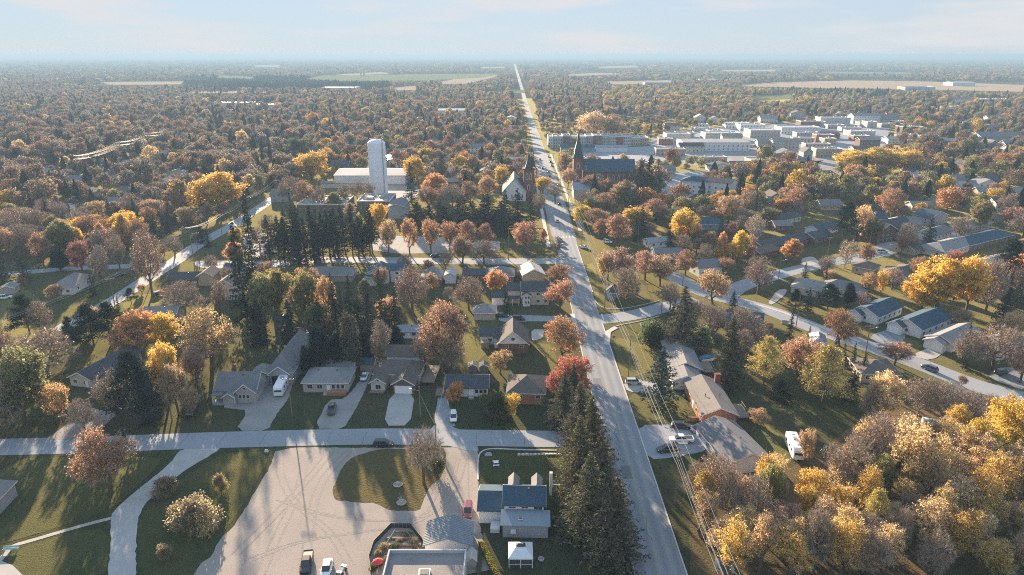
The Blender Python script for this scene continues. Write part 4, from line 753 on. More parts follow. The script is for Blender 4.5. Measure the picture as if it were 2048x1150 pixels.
# church 1: square brick tower with dark spire, white-roofed nave running back and left
p = P(1057, 397); s = axis_at(p.y) / F_PX
c1 = empty('church', p, 0, 'brick church with square belfry tower and dark spire beside main road', 'church'); LAND.append(('brick church tower', p.x, p.y)); OCC.append((p.x - 8, p.y + 6, 16))
hw = 3.4; zt = zat(p.y, 338); zs = zat(p.y, 299); m = MB(); m.box(-hw, -hw, 0, hw, hw, zt); m.obj('tower', BRK, c1)
part(c1, 'cornice', COPPER, (-hw - .5, -hw - .5, zt + .003, hw + .5, hw + .5, zt + .7)); spire(c1, 'spire', 0, 0, zt + .7, zs, hw * .72, COPPER)
for x_ in (-1.2, 1.2): lancet(c1, x_, -hw, zt - 6.2, 1.5, 4.4); lancet(c1, hw, x_, zt - 6.2, 1.5, 4.4, math.pi / 2)
lancet(c1, 0, -hw, zt - 13, 1.7, 4.2); lancet(c1, hw, 0, zt - 13, 1.7, 4.2, math.pi / 2)
b2, r2 = block(c1, -17, -9, 15.5, 30, 6.2, 'gy', 8.5, 'white', 'light'); b3, r3 = block(c1, -9, -1.5, 9.5, 12, 6.0, 'gx', 7.0, 'white', 'dark'); 
for u in range(4): lancet(c1, b2[0] + 2.5 + u * 3.3, b2[1], 1.6, 1.1, 3.4)
# church 2: long brick nave with dark roof, tall black spire at its left end
p = P(1154, 372); c2_ = empty('church', p, 0, 'long red brick church with tall black steeple', 'church'); LAND.append(('long brick church', p.x + 20, p.y + 5)); OCC.append((p.x + 22, p.y + 6, 20)); OCC.append((p.x + 6, p.y + 4, 14))
zs = zat(p.y, 258); zt = zat(p.y, 316); hw = 3.2; m = MB(); m.box(-hw, -hw, 0, hw, hw, zt); m.obj('tower', BRK, c2_)
part(c2_, 'cornice', COPPER, (-hw - .5, -hw - .5, zt + .003, hw + .5, hw + .5, zt + .6))
m = MB(); m.frus(-hw-.2,-hw-.2,hw+.2,hw+.2,zt+.6, -hw*.75,-hw*.75,hw*.75,hw*.75,zt+4.5); m.obj('belfry', COPPER, c2_); spire(c2_, 'spire', 0, 0, zt + 4.5, zs, hw * .85, COPPER)
for q in ((-hw,-hw),(hw,-hw),(hw,hw),(-hw,hw)): m = MB(); m.frus(q[0]-.4,q[1]-.4,q[0]+.4,q[1]+.4,zt+.61, q[0]-.05,q[1]-.05,q[0]+.05,q[1]+.05,zt+4); m.obj('pinnacle', COPPER, c2_)
lancet(c2_, 0, -hw, zt - 7, 1.8, 4.5); lancet(c2_, 0, -hw, 5, 1.6, 4)
b2, r2 = block(c2_, 3.4, -4, 37, 17, 11.0, 'gx', 7.5, 'redbrick', 'teal', trim=WHITE)
for i in range(9): lancet(c2_, b2[0] + 2.6 + i * 3.7, b2[1], 2.6, 1.7, 6.2)
for i in range(10): part(c2_, 'buttress', BRK, (b2[0] + .5 + i * 3.72, b2[1] - .8, 0, b2[0] + 1.1 + i * 3.72, b2[1] - .003, 8.6))
b3, r3 = block(c2_, 40.2, -1, 9, 12, 6, 'flat', .4, 'redbrick', 'white'); rowwins(c2_, b3, 'f', 6, n=2); lancet(c2_, hw + 2.2, -4.2 + .2, 12.3, 1.4, 3.0)
# school and works buildings round the water tower: (label, left x, right x, base y, height m, depth m, wall, roof kind, rise, roof colour)
def box_bld(label, xl, xr, yb, h, d, wall='white', roof='flat', rh=.5, rf='white', name='building', cat='building', wins='f', n=None, land=None, yb2=None, group=None, wsz=(1.2, 1.4)):
    a = P(xl, yb); b = P(xr, yb2 or yb); v = b - a; W = v.length; root = empty(name, a, math.atan2(v.y, v.x), label, cat, group); bx, ro = block(root, 0, 0, W, d, h, roof, rh, wall, rf)
    for f_ in wins: rowwins(root, bx, f_, h, n=n, w=wsz[0], hh=wsz[1])
    c = (a + b) / 2; OCC.append((c.x, c.y + d / 2, max(W, d) * .6)); HOCC.append((c.x, c.y + d / 2, max(W, d) * .45))
    if roof == 'flat' and W > 8 and yb > 200:
        for i in range(int(W / 9)):
            u = rnd.uniform(1.5, W - 3); v_ = rnd.uniform(2, max(2.2, d - 4)); part(ro, 'roof_unit', GALV, (u, v_, h + .065, u + rnd.uniform(1, 2), v_ + rnd.uniform(1, 2), h + rnd.uniform(.7, 1.5)))
    if W > 2 * d:
        for i in range(int(W / 8)): OCC.append((a.x + (b.x - a.x) * (i + .5) / int(W / 8), a.y + d / 2, d * .6))
    if land: LAND.append((land, c.x, c.y + d / 2))
    return root, bx, ro
box_bld('low flat-roofed school wing with grey roof behind dark spruce row', 595, 690, 424, 4.2, 26, 'brown', 'flat', .6, 'gravel', land='flat-roofed school')
r, bx, ro = box_bld('flat-roofed school block with roof units beside gold tree', 715, 780, 420, 5, 24, 'brown', 'flat', .6, 'gravel')
part(ro, 'roof_air_unit', GALV, (4, 8, 5.06, 8, 11, 6.2)); part(ro, 'roof_air_unit', GALV, (11, 12, 5.06, 14, 15, 6.0))
box_bld('school gymnasium with plain dark gable end by the lawn', 775, 812, 438, 7, 20, 'grey', 'gy', 1.5, 'grey', wins='')
box_bld('wide white-roofed arena building behind the water tower', 668, 812, 368, 6, 34, 'metal', 'gx', 2.2, 'white', wins='', land='white arena roof')
box_bld('low grey shed row in front of the white arena', 640, 735, 376, 3.2, 8, 'concrete', 'gx', .8, 'grey', wins='')
r = empty('quonset_hut', P(786, 335), .25, 'half-round white quonset hut beyond the water tower', 'hut'); m = MB(); m.prism([(7 * math.cos(t), 7 * math.sin(t)) for t in [i * math.pi / 14 for i in range(15)]], 'y', 0, 28); m.obj('shell', WALLS['metal'], r); OCC.append((P(786,335).x, P(786,335).y + 14, 14))
r = r; part(r, 'door', DARKM, (-2, -.08, 0, 2, -.003, 4))
box_bld('dark brick house with white window frames left of white arena', 662, 698, 349, 7, 11, 'brown', 'gx', 3, 'dark', name='house', cat='house')
r, bx, ro = box_bld('white modern apartment block with dark roof in two parts', 1357, 1415, 385, 8, 14, 'white', 'hip', 2.6, 'teal', land='white apartment block', yb2=390)
box_bld('white apartment block right of the other with brown roof', 1410, 1462, 388, 8.5, 13, 'white', 'gx', 2.2, 'brown', yb2=394)
box_bld('long white-roofed warehouse with windowed end in town', 1365, 1500, 302, 8, 30, 'white', 'gx', 1.5, 'white', n=14, land='long white warehouse')
box_bld('grey old commercial block left of the long white warehouse', 1332, 1380, 286, 9, 18, 'concrete', 'flat', .8, 'gravel', n=7)
box_bld('dark gabled house in front of white warehouse', 1358, 1408, 305, 6, 10, 'cream', 'gx', 3, 'dark', name='house', cat='house')
box_bld('low white-fronted bungalow with dark roof above the apartments', 1418, 1470, 343, 4, 13, 'white', 'gy', 2.6, 'dark', name='house', cat='house', land='low dark-roofed bungalow')
box_bld('long brown-roofed bungalow right of the low white one', 1460, 1512, 340, 4, 12, 'brown', 'gx', 2.4, 'brown', name='house', cat='house')
box_bld('dark barn-like house in mid town behind orange tree', 1520, 1552, 312, 5, 12, 'brown', 'gx', 3.5, 'dark', name='house', cat='house')
box_bld('pale house with steep roof beside utility pole in town', 1556, 1590, 318, 5, 12, 'white', 'gy', 3.5, 'grey', name='house', cat='house')
box_bld('tall grey gabled house right of utility pole in town', 1605, 1625, 322, 8, 12, 'grey', 'gy', 3.5, 'grey', name='house', cat='house')
box_bld('dark garage with grey roof left of the two-tone trees', 1322, 1352, 352, 5, 16, 'grey', 'gx', 2, 'grey')
box_bld('grey metal-roofed hall in front of the long brick church', 1146, 1196, 398, 6, 16, 'grey', 'gx', 3.4, 'metal', wins='')
box_bld('red and white shop by the main street on the left', 1000, 1052, 332, 5, 12, 'redbrick', 'flat', .8, 'white', wsz=(1.6, 1.4))
box_bld('brick house with white trim in front of red shop', 1016, 1052, 352, 6, 12, 'brown', 'hip', 3, 'dark', name='house', cat='house')
box_bld('white filling station canopy building by main street', 1032, 1050, 310, 5, 12, 'white', 'flat', .8, 'red', wins='')
# main street: a terrace of three-storey shops facing the viewer
xs = [1096, 1106, 1125, 1140, 1158, 1172, 1186, 1202, 1216, 1232, 1246, 1262, 1280, 1297]; wl = ['white', 'cream', 'redbrick', 'cream', 'stucco', 'beige', 'redbrick', 'beige', 'concrete', 'redbrick', 'stucco', 'beige', 'tan']
nm_ = ['bright white end', 'cream second', 'brick twin-peaked', 'cream fourth', 'pale stucco', 'beige narrow', 'dark brick', 'beige wide', 'grey concrete', 'small brick', 'stucco three-storey', 'beige lower', 'tan far right']
for i in range(13):
    h_ = [10.5, 10.5, 11, 10, 9.8, 10.2, 10.6, 10.2, 9.6, 9, 9.4, 7.5, 7][i]
    r, bx, ro = box_bld('%s shop building in the main street terrace' % nm_[i], xs[i] + .15, xs[i + 1] - .15, 296 - i * .45, h_, 20, wl[i], 'flat', .9, 'gravel', name='shop_building', n=max(2, int((xs[i + 1] - xs[i]) / 4)), land='main street terrace' if i == 5 else None, group='main street terrace', wsz=(1.2, 2.0))
    if i == 2:
        for u in (.3, .7): m = MB(); w_ = bx[2]; m.prism([(w_ * u - 1.8, h_ + .95), (w_ * u + 1.8, h_ + .95), (w_ * u, h_ + 3.0)], 'y', .0, .3); m.obj('pediment', WALLS['cream'], r)
box_bld('low row of back sheds below the terrace', 1120, 1190, 305, 5, 10, 'blue', 'gx', 2, 'teal', wins='')
box_bld('low white shed with blue roof left of centre terrace', 1190, 1255, 304, 4.5, 10, 'white', 'gx', 1.6, 'metal', wins='')
# scattered further town buildings: (xl, xr, base y, h, d, wall, roof, rise, roof colour, name)
FAR = [(640,712,184,10,60,'metal','flat',.8,'white','long pale factory far beyond the spruce wood'), (876,930,232,8,30,'white','gx',2,'white','white hall with bright roof among far trees'), (430,500,213,6,30,'white','flat',.6,'white','white plaza store far left'), (505,560,217,6,30,'cream','flat',.6,'red','red-topped plaza store far left'),
 (1500,1560,276,8,24,'beige','flat',.8,'white','beige flat-roofed town block'), (1562,1640,268,7,24,'white','flat',.8,'white','white flat-roofed town block'), (1410,1480,280,7,20,'concrete','flat',.8,'white','grey flat-roofed town block'), (1480,1530,262,7,20,'white','flat',.8,'white','small white town block behind others'),
 (1600,1640,258,9,16,'brown','flat',.8,'red','brown brick town block with red roof'), (1640,1700,250,9,18,'concrete','flat',.8,'gravel','grey gravel-roofed town block'), (1705,1760,247,10,18,'white','gx',3,'light','white gabled town hall block'), (1750,1800,246,8,18,'beige','gx',3,'grey','beige gabled town block'),
 (1880,1935,222,6,30,'metal','flat',.6,'white','pale industrial building at right'), (1905,1950,172,9,50,'metal','gx',3,'white','far white industrial hall by stubble field'), (1810,1870,181,8,40,'grey','flat',.8,'teal','dark long factory near stubble field'), (1670,1715,208,7,40,'metal','gx',3,'white','white dome-roofed arena far right'),
 (1290,1345,171,8,40,'blue','flat',.8,'metal','blue-grey factory at field edge'), (1400,1440,165,8,40,'metal','gx',3,'white','white barn hall beyond the town'), (1960,2030,205,6,30,'white','flat',.6,'white','white low warehouse at the right edge'), (1900,1950,206,7,24,'white','gx',3,'grey','row of white townhouses far right'),
 (1775,1812,288,5,14,'white','gx',2,'white','small white hall among yellow trees'), (1840,1880,284,6,14,'grey','flat',.6,'gravel','grey block behind the yellow trees'), (1880,1925,293,5,14,'grey','gx',2.5,'metal','metal-roofed building right of yellow trees'), (1960,2048,285,6,24,'grey','gx',4,'grey','grey long-roofed building at right edge'),
 (1815,1848,362,5,12,'white','gy',3,'teal','white gable house with blue roof among autumn trees'), (1955,1995,382,5,12,'white','gy',3,'light','white house at right among rust trees'), (310,345,385,6,12,'grey','gy',3.2,'grey','grey two-window gable house left of gold tree'), (290,330,318,4,16,'grey','gx',2.6,'light','light-roofed long house near power line'),
 (350,380,290,4,14,'white','gx',2.5,'grey','white house below the far power line'), (240,300,338,4,14,'beige','gx',2.5,'grey','grey-roofed house half hidden at left'), (920,955,330,4,14,'grey','gx',2.5,'grey','grey-roofed house beyond the gold trees'), (940,975,305,5,14,'white','gx',2.6,'grey','white house behind central spruces'),
 (1010,1035,246,6,14,'white','gy',3,'white','bright white gable house left of far road'), (1215,1245,262,5,14,'white','gy',3,'grey','pale gabled house above the terrace'), (1390,1412,245,7,12,'white','gy',4,'white','white twin-gabled house above town'), (1420,1440,247,6,12,'white','gy',3.5,'grey','white gable house right of the twin-gabled one'),
 (1580,1612,238,8,14,'grey','gy',3.5,'grey','grey gabled mansion above town'), (1455,1500,255,5,20,'beige','flat',.6,'white','beige store behind the town blocks'), (1640,1680,278,5,18,'red' if False else 'brown','gx',2,'red','long red-roofed shed in town'), (1700,1750,272,5,18,'concrete','flat',.6,'white','pale store right of red-roofed shed'),
 (540,575,405,5,12,'grey','gx',2.5,'grey','grey house left of the school'), (210,262,420,4,12,'brown','gx',2.6,'grey','grey-roofed house behind orange trees at left'), (270,330,408,4,12,'white','gx',2.4,'dark','dark-roofed white house in the left woods'), (470,505,330,4,12,'white','gx',2.5,'grey','white house by the left power line road'),
 (600,640,300,5,12,'cream','gx',2.5,'brown','cream house above the gold tree'), (520,560,290,5,12,'white','gx',2.5,'grey','white house far left of water tower'), (690,720,300,5,12,'blue','gx',2.5,'grey','blue house left of tower top'), (850,885,345,5,12,'white','gy',2.5,'grey','white gable shed right of quonset hut'),
 (895,930,352,4,12,'grey','gx',2,'white','white-roofed garage near the spruces'), (1520,1560,245,6,14,'white','gx',3,'light','white house in far town trees'), (1330,1360,262,6,14,'cream','gx',3,'brown','cream house above far terrace'), (1975,2020,245,6,14,'white','gx',3,'grey','white house in right distance'), (1890,1930,402,4,12,'grey','gx',2.5,'light','light-roofed house above the tudor house'), (1990,2040,420,4,12,'white','gx',2.4,'teal','blue-roofed house at the right edge'), (1675,1720,385,4,12,'white','gx',2.4,'grey','grey-roofed house hidden in the right woods'), (80,130,432,4,12,'white','gx',2.4,'grey','white house in the far left trees')]
for i, f in enumerate(FAR): box_bld(f[9], f[0], f[1], f[2], f[3], f[4], f[5], f[6], f[7], f[8], wins='f' if f[2] > 225 else '', name='house' if f[6] != 'flat' and f[4] < 22 else 'building', cat='house' if f[6] != 'flat' and f[4] < 22 else 'building')
# silos on the far farm
for i, (x_, y_, h_) in enumerate(((722, 152, 24), (728, 152, 28), (1618, 147, 22))):
    p = P(x_, y_); r = empty('silo', p, 0, ['shorter of two grey farm silos on far field', 'taller of two grey farm silos on far field', 'lone farm silo in right distance'][i], 'silo'); m = MB(); lathe(m, [(4.5, 0), (4.5, h_), (3, h_ + 2.2), (.01, h_ + 3)], 14); m.obj('shell', WALLS['concrete'], r)
# ------------------------------------------------------------------ vehicles (length along +x, nose at +x)
def wheel(root, x, y, r):
    m = MB(); m.tube((0, -.11, 0), (0, .11, 0), r, n=14); w = m.obj('wheel', RUBBER, root, (x, y, r)); s = 1 if y > 0 else -1
    k = MB(); k.tube((0, .111 * s, 0), (0, .125 * s, 0), r * .6, n=10); k.obj('rim', RIM, w); return w
def taper(mb, secs, mi=0):
    """secs: (x, half width, z low, z high) -> closed hull with chamfered shoulders"""
    ring = []
    for x, hw, z0, z1 in secs:
        c = min(.14, (z1 - z0) * .3); ring.append([(x, -hw * .92, z0), (x, hw * .92, z0), (x, hw, z0 + c), (x, hw, z1 - c), (x, hw * .86, z1), (x, -hw * .86, z1), (x, -hw, z1 - c), (x, -hw, z0 + c)])
    k = 8; vs_ = [p for r_ in ring for p in r_]; fs = [tuple(range(k))[::-1], tuple(range((len(ring) - 1) * k, len(ring) * k))]
    for i in range(len(ring) - 1): fs += [(i * k + j, i * k + (j + 1) % k, (i + 1) * k + (j + 1) % k, (i + 1) * k + j) for j in range(k)]
    # orientation fixed afterwards
    return mb.add(vs_, fs, mi)
def fixn(me):
    import bmesh
    b = bmesh.new(); b.from_mesh(me); bmesh.ops.recalc_face_normals(b, faces=b.faces); b.to_mesh(me); b.free()
def hull(root, name, mat, secs): m = MB(); taper(m, secs); o = m.obj(name, mat, root); fixn(o.data); return o
def make_car(kind):
    r = empty('car', (0, 0, -50)); L = {'sedan': 4.7, 'suv': 4.7, 'pickup': 5.7, 'van': 4.9}[kind]; h = L / 2; W = .92 if kind != 'pickup' else .98
    if kind == 'sedan':
        hull(r, 'body', PAINT, [(-h, W * .8, .38, .80), (-h + .25, W, .26, .93), (-.9, W, .22, .95), (.9, W, .22, .92), (h - .5, W * .97, .26, .80), (h, W * .78, .36, .66)])
        gl = [(-1.75, .66, .92, .97), (-1.0, .70, .90, 1.38), (.35, .70, .90, 1.40), (1.25, .68, .90, .95)]; top = [(-1.02, .60, 1.385, 1.43), (.33, .60, 1.395, 1.44)]
    elif kind in ('suv', 'van'):
        t = 1.68 if kind == 'suv' else 1.78
        hull(r, 'body', PAINT, [(-h, W * .86, .42, .98), (-h + .2, W, .30, 1.08), (-.9, W, .27, 1.06), (1.0, W, .27, 1.04), (h - .45, W * .97, .32, .95), (h, W * .8, .42, .78)])
        gl = [(-h + .08, .74, 1.04, 1.10), (-h + .45, .74, 1.02, t - .05), (.5, .74, 1.02, t - .04), (1.35, .72, 1.02, 1.08)]; top = [(-h + .42, .66, t - .045, t + .02), (.5, .66, t - .035, t + .02)]
    else:
        hull(r, 'body', PAINT, [(-h, W * .9, .5, 1.10), (-h + .15, W, .42, 1.15), (-.55, W, .40, 1.15), (1.2, W, .40, 1.15), (h - .4, W * .97, .42, 1.08), (h, W * .85, .5, .95)])
        gl = [(-.62, .76, 1.12, 1.2), (-.5, .76, 1.1, 1.82), (.75, .76, 1.1, 1.84), (1.55, .74, 1.1, 1.16)]; top = [(-.52, .68, 1.825, 1.89), (.75, .68, 1.835, 1.9)]
        part(r, 'truck_bed', DARKM, (-h + .12, -W * .84, 1.152, -.62, W * .84, 1.17)); part(r, 'bed_rail', PAINT, (-h + .1, W * .86, 1.152, -.6, W * .98, 1.25)); part(r, 'bed_rail', PAINT, (-h + .1, -W * .98, 1.152, -.6, -W * .86, 1.25)); part(r, 'tailgate', PAINT, (-h - .03, -W * .84, .6, -h + .08, W * .84, 1.25))
    g_ = hull(r, 'window_glass', CARGL, gl); hull(r, 'roof_panel', PAINT, top)
    xs_ = [gl[1][0], (gl[1][0] + gl[2][0]) / 2, gl[2][0]]
    for x in xs_:
        for s in (-1, 1): part(g_, 'pillar', PAINT, (x - .05, s * .72 - .03, gl[1][2], x + .05, s * .72 + .03, gl[1][3]))
    wr = .33 if kind == 'sedan' else .38
    for x in (-h * .60, h * .62):
        for s in (-1, 1): wheel(r, x, s * (W - .1), wr)
    for s in (-1, 1):
        part(r, 'headlight', LAMPW, (h - .22, s * W * .66 - .17, .66, h - .01, s * W * .66 + .17, .80)); part(r, 'taillight', LAMPR, (-h - .02, s * W * .70 - .12, .72, -h + .2, s * W * .70 + .12, .95)); part(r, 'mirror', PAINT, (gl[3][0] - .35, s * (W + .08) - .08, 1.0, gl[3][0] - .2, s * (W + .08) + .08, 1.13))
    part(r, 'bumper', DARKM, (h - .06, -W * .72, .34, h + .06, W * .72, .52)); part(r, 'bumper', DARKM, (-h - .06, -W * .76, .36, -h + .06, W * .76, .54))
    return r
CARS = {k: make_car(k) for k in ('sedan', 'suv', 'pickup', 'van')}
BLK, WHT, GRY, SLV, RED, BLU = (.018,.019,.021,1), (.72,.72,.70,1), (.10,.105,.11,1), (.40,.41,.42,1), (.20,.045,.065,1), (.05,.09,.14,1)
NTH = 'first second third fourth fifth sixth seventh eighth ninth tenth eleventh twelfth thirteenth fourteenth fifteenth sixteenth'.split()
def car(kind, px, py, hx, hy, color, label, group=None, sc_=1.0):
    """px, py: ground point under it; hx, hy: a pixel the nose points to"""
    p = P(px, py); q = P(hx, hy); r = copy_tree(CARS[kind], None, color); r.location = (p.x, p.y, .06); r.rotation_euler = (0, 0, math.atan2(q.y - p.y, q.x - p.x)); r.scale = (sc_,) * 3
    cat = {'sedan': 'car', 'suv': 'suv', 'pickup': 'pickup truck', 'van': 'van'}[kind]; r.name = {'sedan': 'sedan_car', 'suv': 'suv_car', 'pickup': 'pickup_truck', 'van': 'minivan'}[kind]; tag(r, label, cat, group); return r
car('suv', 767, 892, 800, 892, BLK, 'black suv driving along the side street by the bare tree'); car('pickup', 385, 828, 372, 850, BLK, 'black pickup parked on shady grass left of stone house')
car('pickup', 664, 822, 668, 800, GRY, 'dark grey pickup parked on the gravel drive'); car('sedan', 729, 757, 722, 775, WHT, 'white sedan beside the beige brick bungalow'); car('suv', 907, 838, 907, 860, WHT, 'white suv parked on the lane below small orange tree')
car('suv', 936, 1026, 934, 1060, RED, 'dark red hatchback on the lane by blue-green roofed house'); r = car('pickup', 614, 1132, 618, 1110, BLK, 'black pickup with lowered tailgate on the gravel lot'); r.rotation_euler[2] += math.pi
car('sedan', 654, 1142, 661, 1115, WHT, 'white sedan parked beside black pickup on gravel lot').rotation_euler[2] += math.pi
car('suv', 1267, 768, 1300, 768, SLV, 'silver suv in drive beside roadside spruce'); car('suv', 1361, 856, 1400, 858, BLK, 'black suv parked near tan-roofed brick bungalow'); car('pickup', 1362, 884, 1330, 884, WHT, 'white pickup in the drive right of main road'); car('suv', 1334, 903, 1300, 904, BLK, 'black suv nearest the road in the right drive'); car('sedan', 1399, 862, 1430, 855, SLV, 'small silver car against the brick gable wall')
car('suv', 1858, 740, 1838, 732, BLU, 'dark blue suv driving on the crescent street'); car('suv', 1765, 506, 1790, 505, SLV, 'silver suv in the cul-de-sac at right'); car('suv', 2002, 748, 2020, 742, BLK, 'black car parked in drive near right edge')
car('suv', 1037, 640, 1060, 641, BLK, 'black suv on the lane behind white-gabled house'); car('sedan', 1004, 634, 1030, 634, BLK, 'dark car beside the small beige garage'); car('suv', 872, 515, 900, 515, BLK, 'black suv parked on the cross street'); car('van', 10, 598, 40, 594, WHT, 'white van at the left edge')
car('suv', 318, 590, 330, 586, BLK, 'black suv by charcoal-roofed bungalow'); car('sedan', 240, 552, 260, 548, GRY, 'grey car parked under the power lines at left')
car('suv', 1121, 482, 1119, 470, WHT, 'white suv nearest the junction on main road'); car('sedan', 1124, 493, 1122, 480, WHT, 'white car just behind the leading white suv'); car('suv', 1115, 444, 1114, 430, WHT, 'white suv further up the main road'); car('sedan', 1167, 496, 1140, 490, WHT, 'white car turning into main road from the right'); car('van', 1215, 486, 1240, 490, WHT, 'white van beside the dark roadside house')
for i, (x, y) in enumerate(((1119, 409), (1108, 376), (1117, 371), (1100, 354), (1097, 345), (1085, 338), (1103, 332), (1101, 325), (1080, 320), (1097, 314))):
    car(['sedan', 'suv'][i % 2], x, y, x - 1, y - 12, [GRY, BLK, RED, BLK, SLV, BLK, GRY, BLU, BLK, WHT][i], 'small distant car on the main road through town, %s' % ['nearest of the line', 'second nearest', 'third nearest', 'fourth nearest', 'fifth nearest', 'sixth nearest', 'seventh nearest', 'eighth nearest', 'ninth nearest', 'farthest of the line'][i], 'distant cars on main road')
for i, (x, y, c) in enumerate(((1330, 372, SLV), (1342, 378, WHT), (1352, 384, GRY), (1325, 384, WHT), (1368, 397, SLV))): car('sedan', x, y, x + 10, y - 3, c, ['silver car topmost in the apartment car park', 'white car second in the apartment car park', 'grey car third in the apartment car park', 'white car at left of apartment car park', 'silver car in front of white apartment block'][i], 'cars in the apartment car park')
for i in range(14): car('sedan', 1200 + i * 9 + rnd.uniform(-2, 2), 318 + (i % 3) * 4, 1200 + i * 9, 300, rnd.choice([WHT, SLV, GRY, BLU, RED]), 'tiny parked car in the lot below the main street terrace, %s from the left' % NTH[i], 'cars parked below the terrace')
for i in range(16): car('sedan', 400 + i * 8, 212 + (i % 2) * 5, 400 + i * 8, 200, rnd.choice([WHT, SLV, WHT, GRY]), 'tiny parked car in the far left plaza lot, %s from the left' % NTH[i], 'cars in the plaza lot')
for k, o in CARS.items():
    for ch in list(o.children):
        for g2 in list(ch.children): bpy.data.objects.remove(g2)
        bpy.data.objects.remove(ch)
    bpy.data.objects.remove(o)
# motorhome, travel trailer, small trailer
def rv(label, px, py, hx, hy, L, W, H, name, cat):
    p = P(px, py); q = P(hx, hy); r = empty(name, (p.x, p.y, .04), math.atan2(q.y - p.y, q.x - p.x), label, cat); VAN = WHITE
    hull(r, 'body', VAN, [(-L/2, W * .48, .5, H), (-L/2 + .1, W/2, .45, H), (L/2 - .9, W/2, .45, H), (L/2 - .15, W/2 * .96, .5, H * .86), (L/2, W/2 * .9, .55, H * .6)])
    for s in (-1, 1):
        part(r, 'stripe', M('rv_stripe', (.35,.36,.38)), (-L/2 + .3, s * (W/2 + .011) - .01, 1.1, L/2 - 1.0, s * (W/2 + .011) + .01, 1.35))
        for x in (-L * .3, 0, L * .25): part(r, 'window', GLASS, (x - .5, s * (W/2 + .012) - .012, 1.7, x + .5, s * (W/2 + .012) + .012, 2.3))
        for x in (-L * .22, L * .32): wheel(r, x, s * (W/2 - .16), .42)
    part(r, 'windscreen', GLASS, (L/2 - .12, -W * .40, H * .52, L/2 + .02, W * .40, H * .70)); part(r, 'rooftop_unit', GALV, (-L * .1 - .5, -.45, H + .005, -L * .1 + .5, .45, H + .3)); part(r, 'roof_hatch', LAMPW, (L * .2 - .35, -.35, H + .005, L * .2 + .35, .35, H + .12)); part(r, 'roof_hatch', LAMPW, (-L * .36 - .3, -.3, H + .005, -L * .36 + .3, .3, H + .1))
    return r
rv('long white motorhome parked beside the grey stone house', 565, 779, 556, 797, 9.6, 2.5, 3.1, 'motorhome', 'motorhome'); rv('white travel trailer parked on the shaded lawn at right', 1588, 905, 1594, 918, 8.0, 2.6, 3.2, 'travel_trailer', 'trailer')
# greenhouse tent
p = P(1878, 862); r = empty('greenhouse_tent', p, -.45, 'white plastic-covered greenhouse tent among bare trees', 'greenhouse'); PLA = M('milky_plastic', (.62,.66,.68), rough=.4)
for i in range(4): m = MB(); m.prism([(-2, 0), (-2, 1.6), (-1.2, 2.4), (0, 2.7), (1.2, 2.4), (2, 1.6), (2, 0)], 'x', i * 1.9 - 3.8, i * 1.9 - 1.94); m.obj('panel', PLA, r)
for i in range(5): m = MB(); m.prism([(-2.06, 0), (-2.06, 1.63), (-1.23, 2.45), (0, 2.76), (1.23, 2.45), (2.06, 1.63), (2.06, 0)], 'x', i * 1.9 - 3.86, i * 1.9 - 3.80); m.obj('hoop', GALV, r)
OCC.append((p.x, p.y, 5))
# ------------------------------------------------------------------ poles and wires
def pole(px, pb, pt, label, arm=True, arms=1, lamp=None, xf=False, rz=0.0, group='utility poles', H=None):
    p = P(px, pb); H = H or max(5, zat(p.y, pt)); r = empty('utility_pole', p, rz, label, 'utility pole', group)
    m = MB(); m.tube((0, 0, 0), (0, 0, H), .17, .11, n=8); m.obj('shaft', POLE, r)
    for i in range(arms if arm else 0):
        z = H - .4 - i * .9; a = part(r, 'crossarm', POLE, (-1.5, -.07, z - .07, 1.5, .07, z + .07))
        for x in (-1.4, -.5, .5, 1.4): m = MB(); m.tube((x, 0, z + .071), (x, 0, z + .3), .06, .04, n=6); m.obj('insulator', GALV, a)
    if lamp:
        m = MB(); s = lamp; m.tube((0, 0, H * .86), (s * 2.2, 0, H * .92), .05, n=5); a = m.obj('lamp_arm', GALV, r); b = MB(); b.frus(s * 2.2 - .35, -.14, s * 2.2 + .35, .14, H * .92 - .05, s * 2.2 - .3, -.1, s * 2.2 + .3, .1, H * .92 + .1); b.obj('lamp_head', GALV, a)
    if xf: m = MB(); m.tube((.35, 0, H * .74), (.35, 0, H * .84), .26, n=10); m.obj('transformer', GALV, r)
    return p, H
def wire(pts, sag=.8, r=.035, label=None, group=None, n=10):
    """one continuous wire slung from support to support"""
    pts = [Vector(p) for p in pts]; path = []
    for a, b in zip(pts, pts[1:]): path += [a.lerp(b, t / n) - Vector((0, 0, sag * 4 * (t / n) * (1 - t / n))) for t in range(n)]
    path.append(pts[-1]); m = MB()
    for i, p in enumerate(path):
        d = (path[min(i + 1, len(path) - 1)] - path[max(0, i - 1)]).normalized(); u = d.cross(Vector((0, 0, 1))).normalized(); w = u.cross(d)
        m.v += [tuple(p + (u * math.cos(t) + w * math.sin(t)) * r) for t in (0, 2.094, 4.189)]
    for i in range(len(path) - 1):
        for j in range(3): m.f.append((i * 3 + j, i * 3 + (j + 1) % 3, i * 3 + 3 + (j + 1) % 3, i * 3 + 3 + j)); m.m.append(0)
    o = m.obj('power_line', WIRE); tag(o, label, 'wire', group); return o
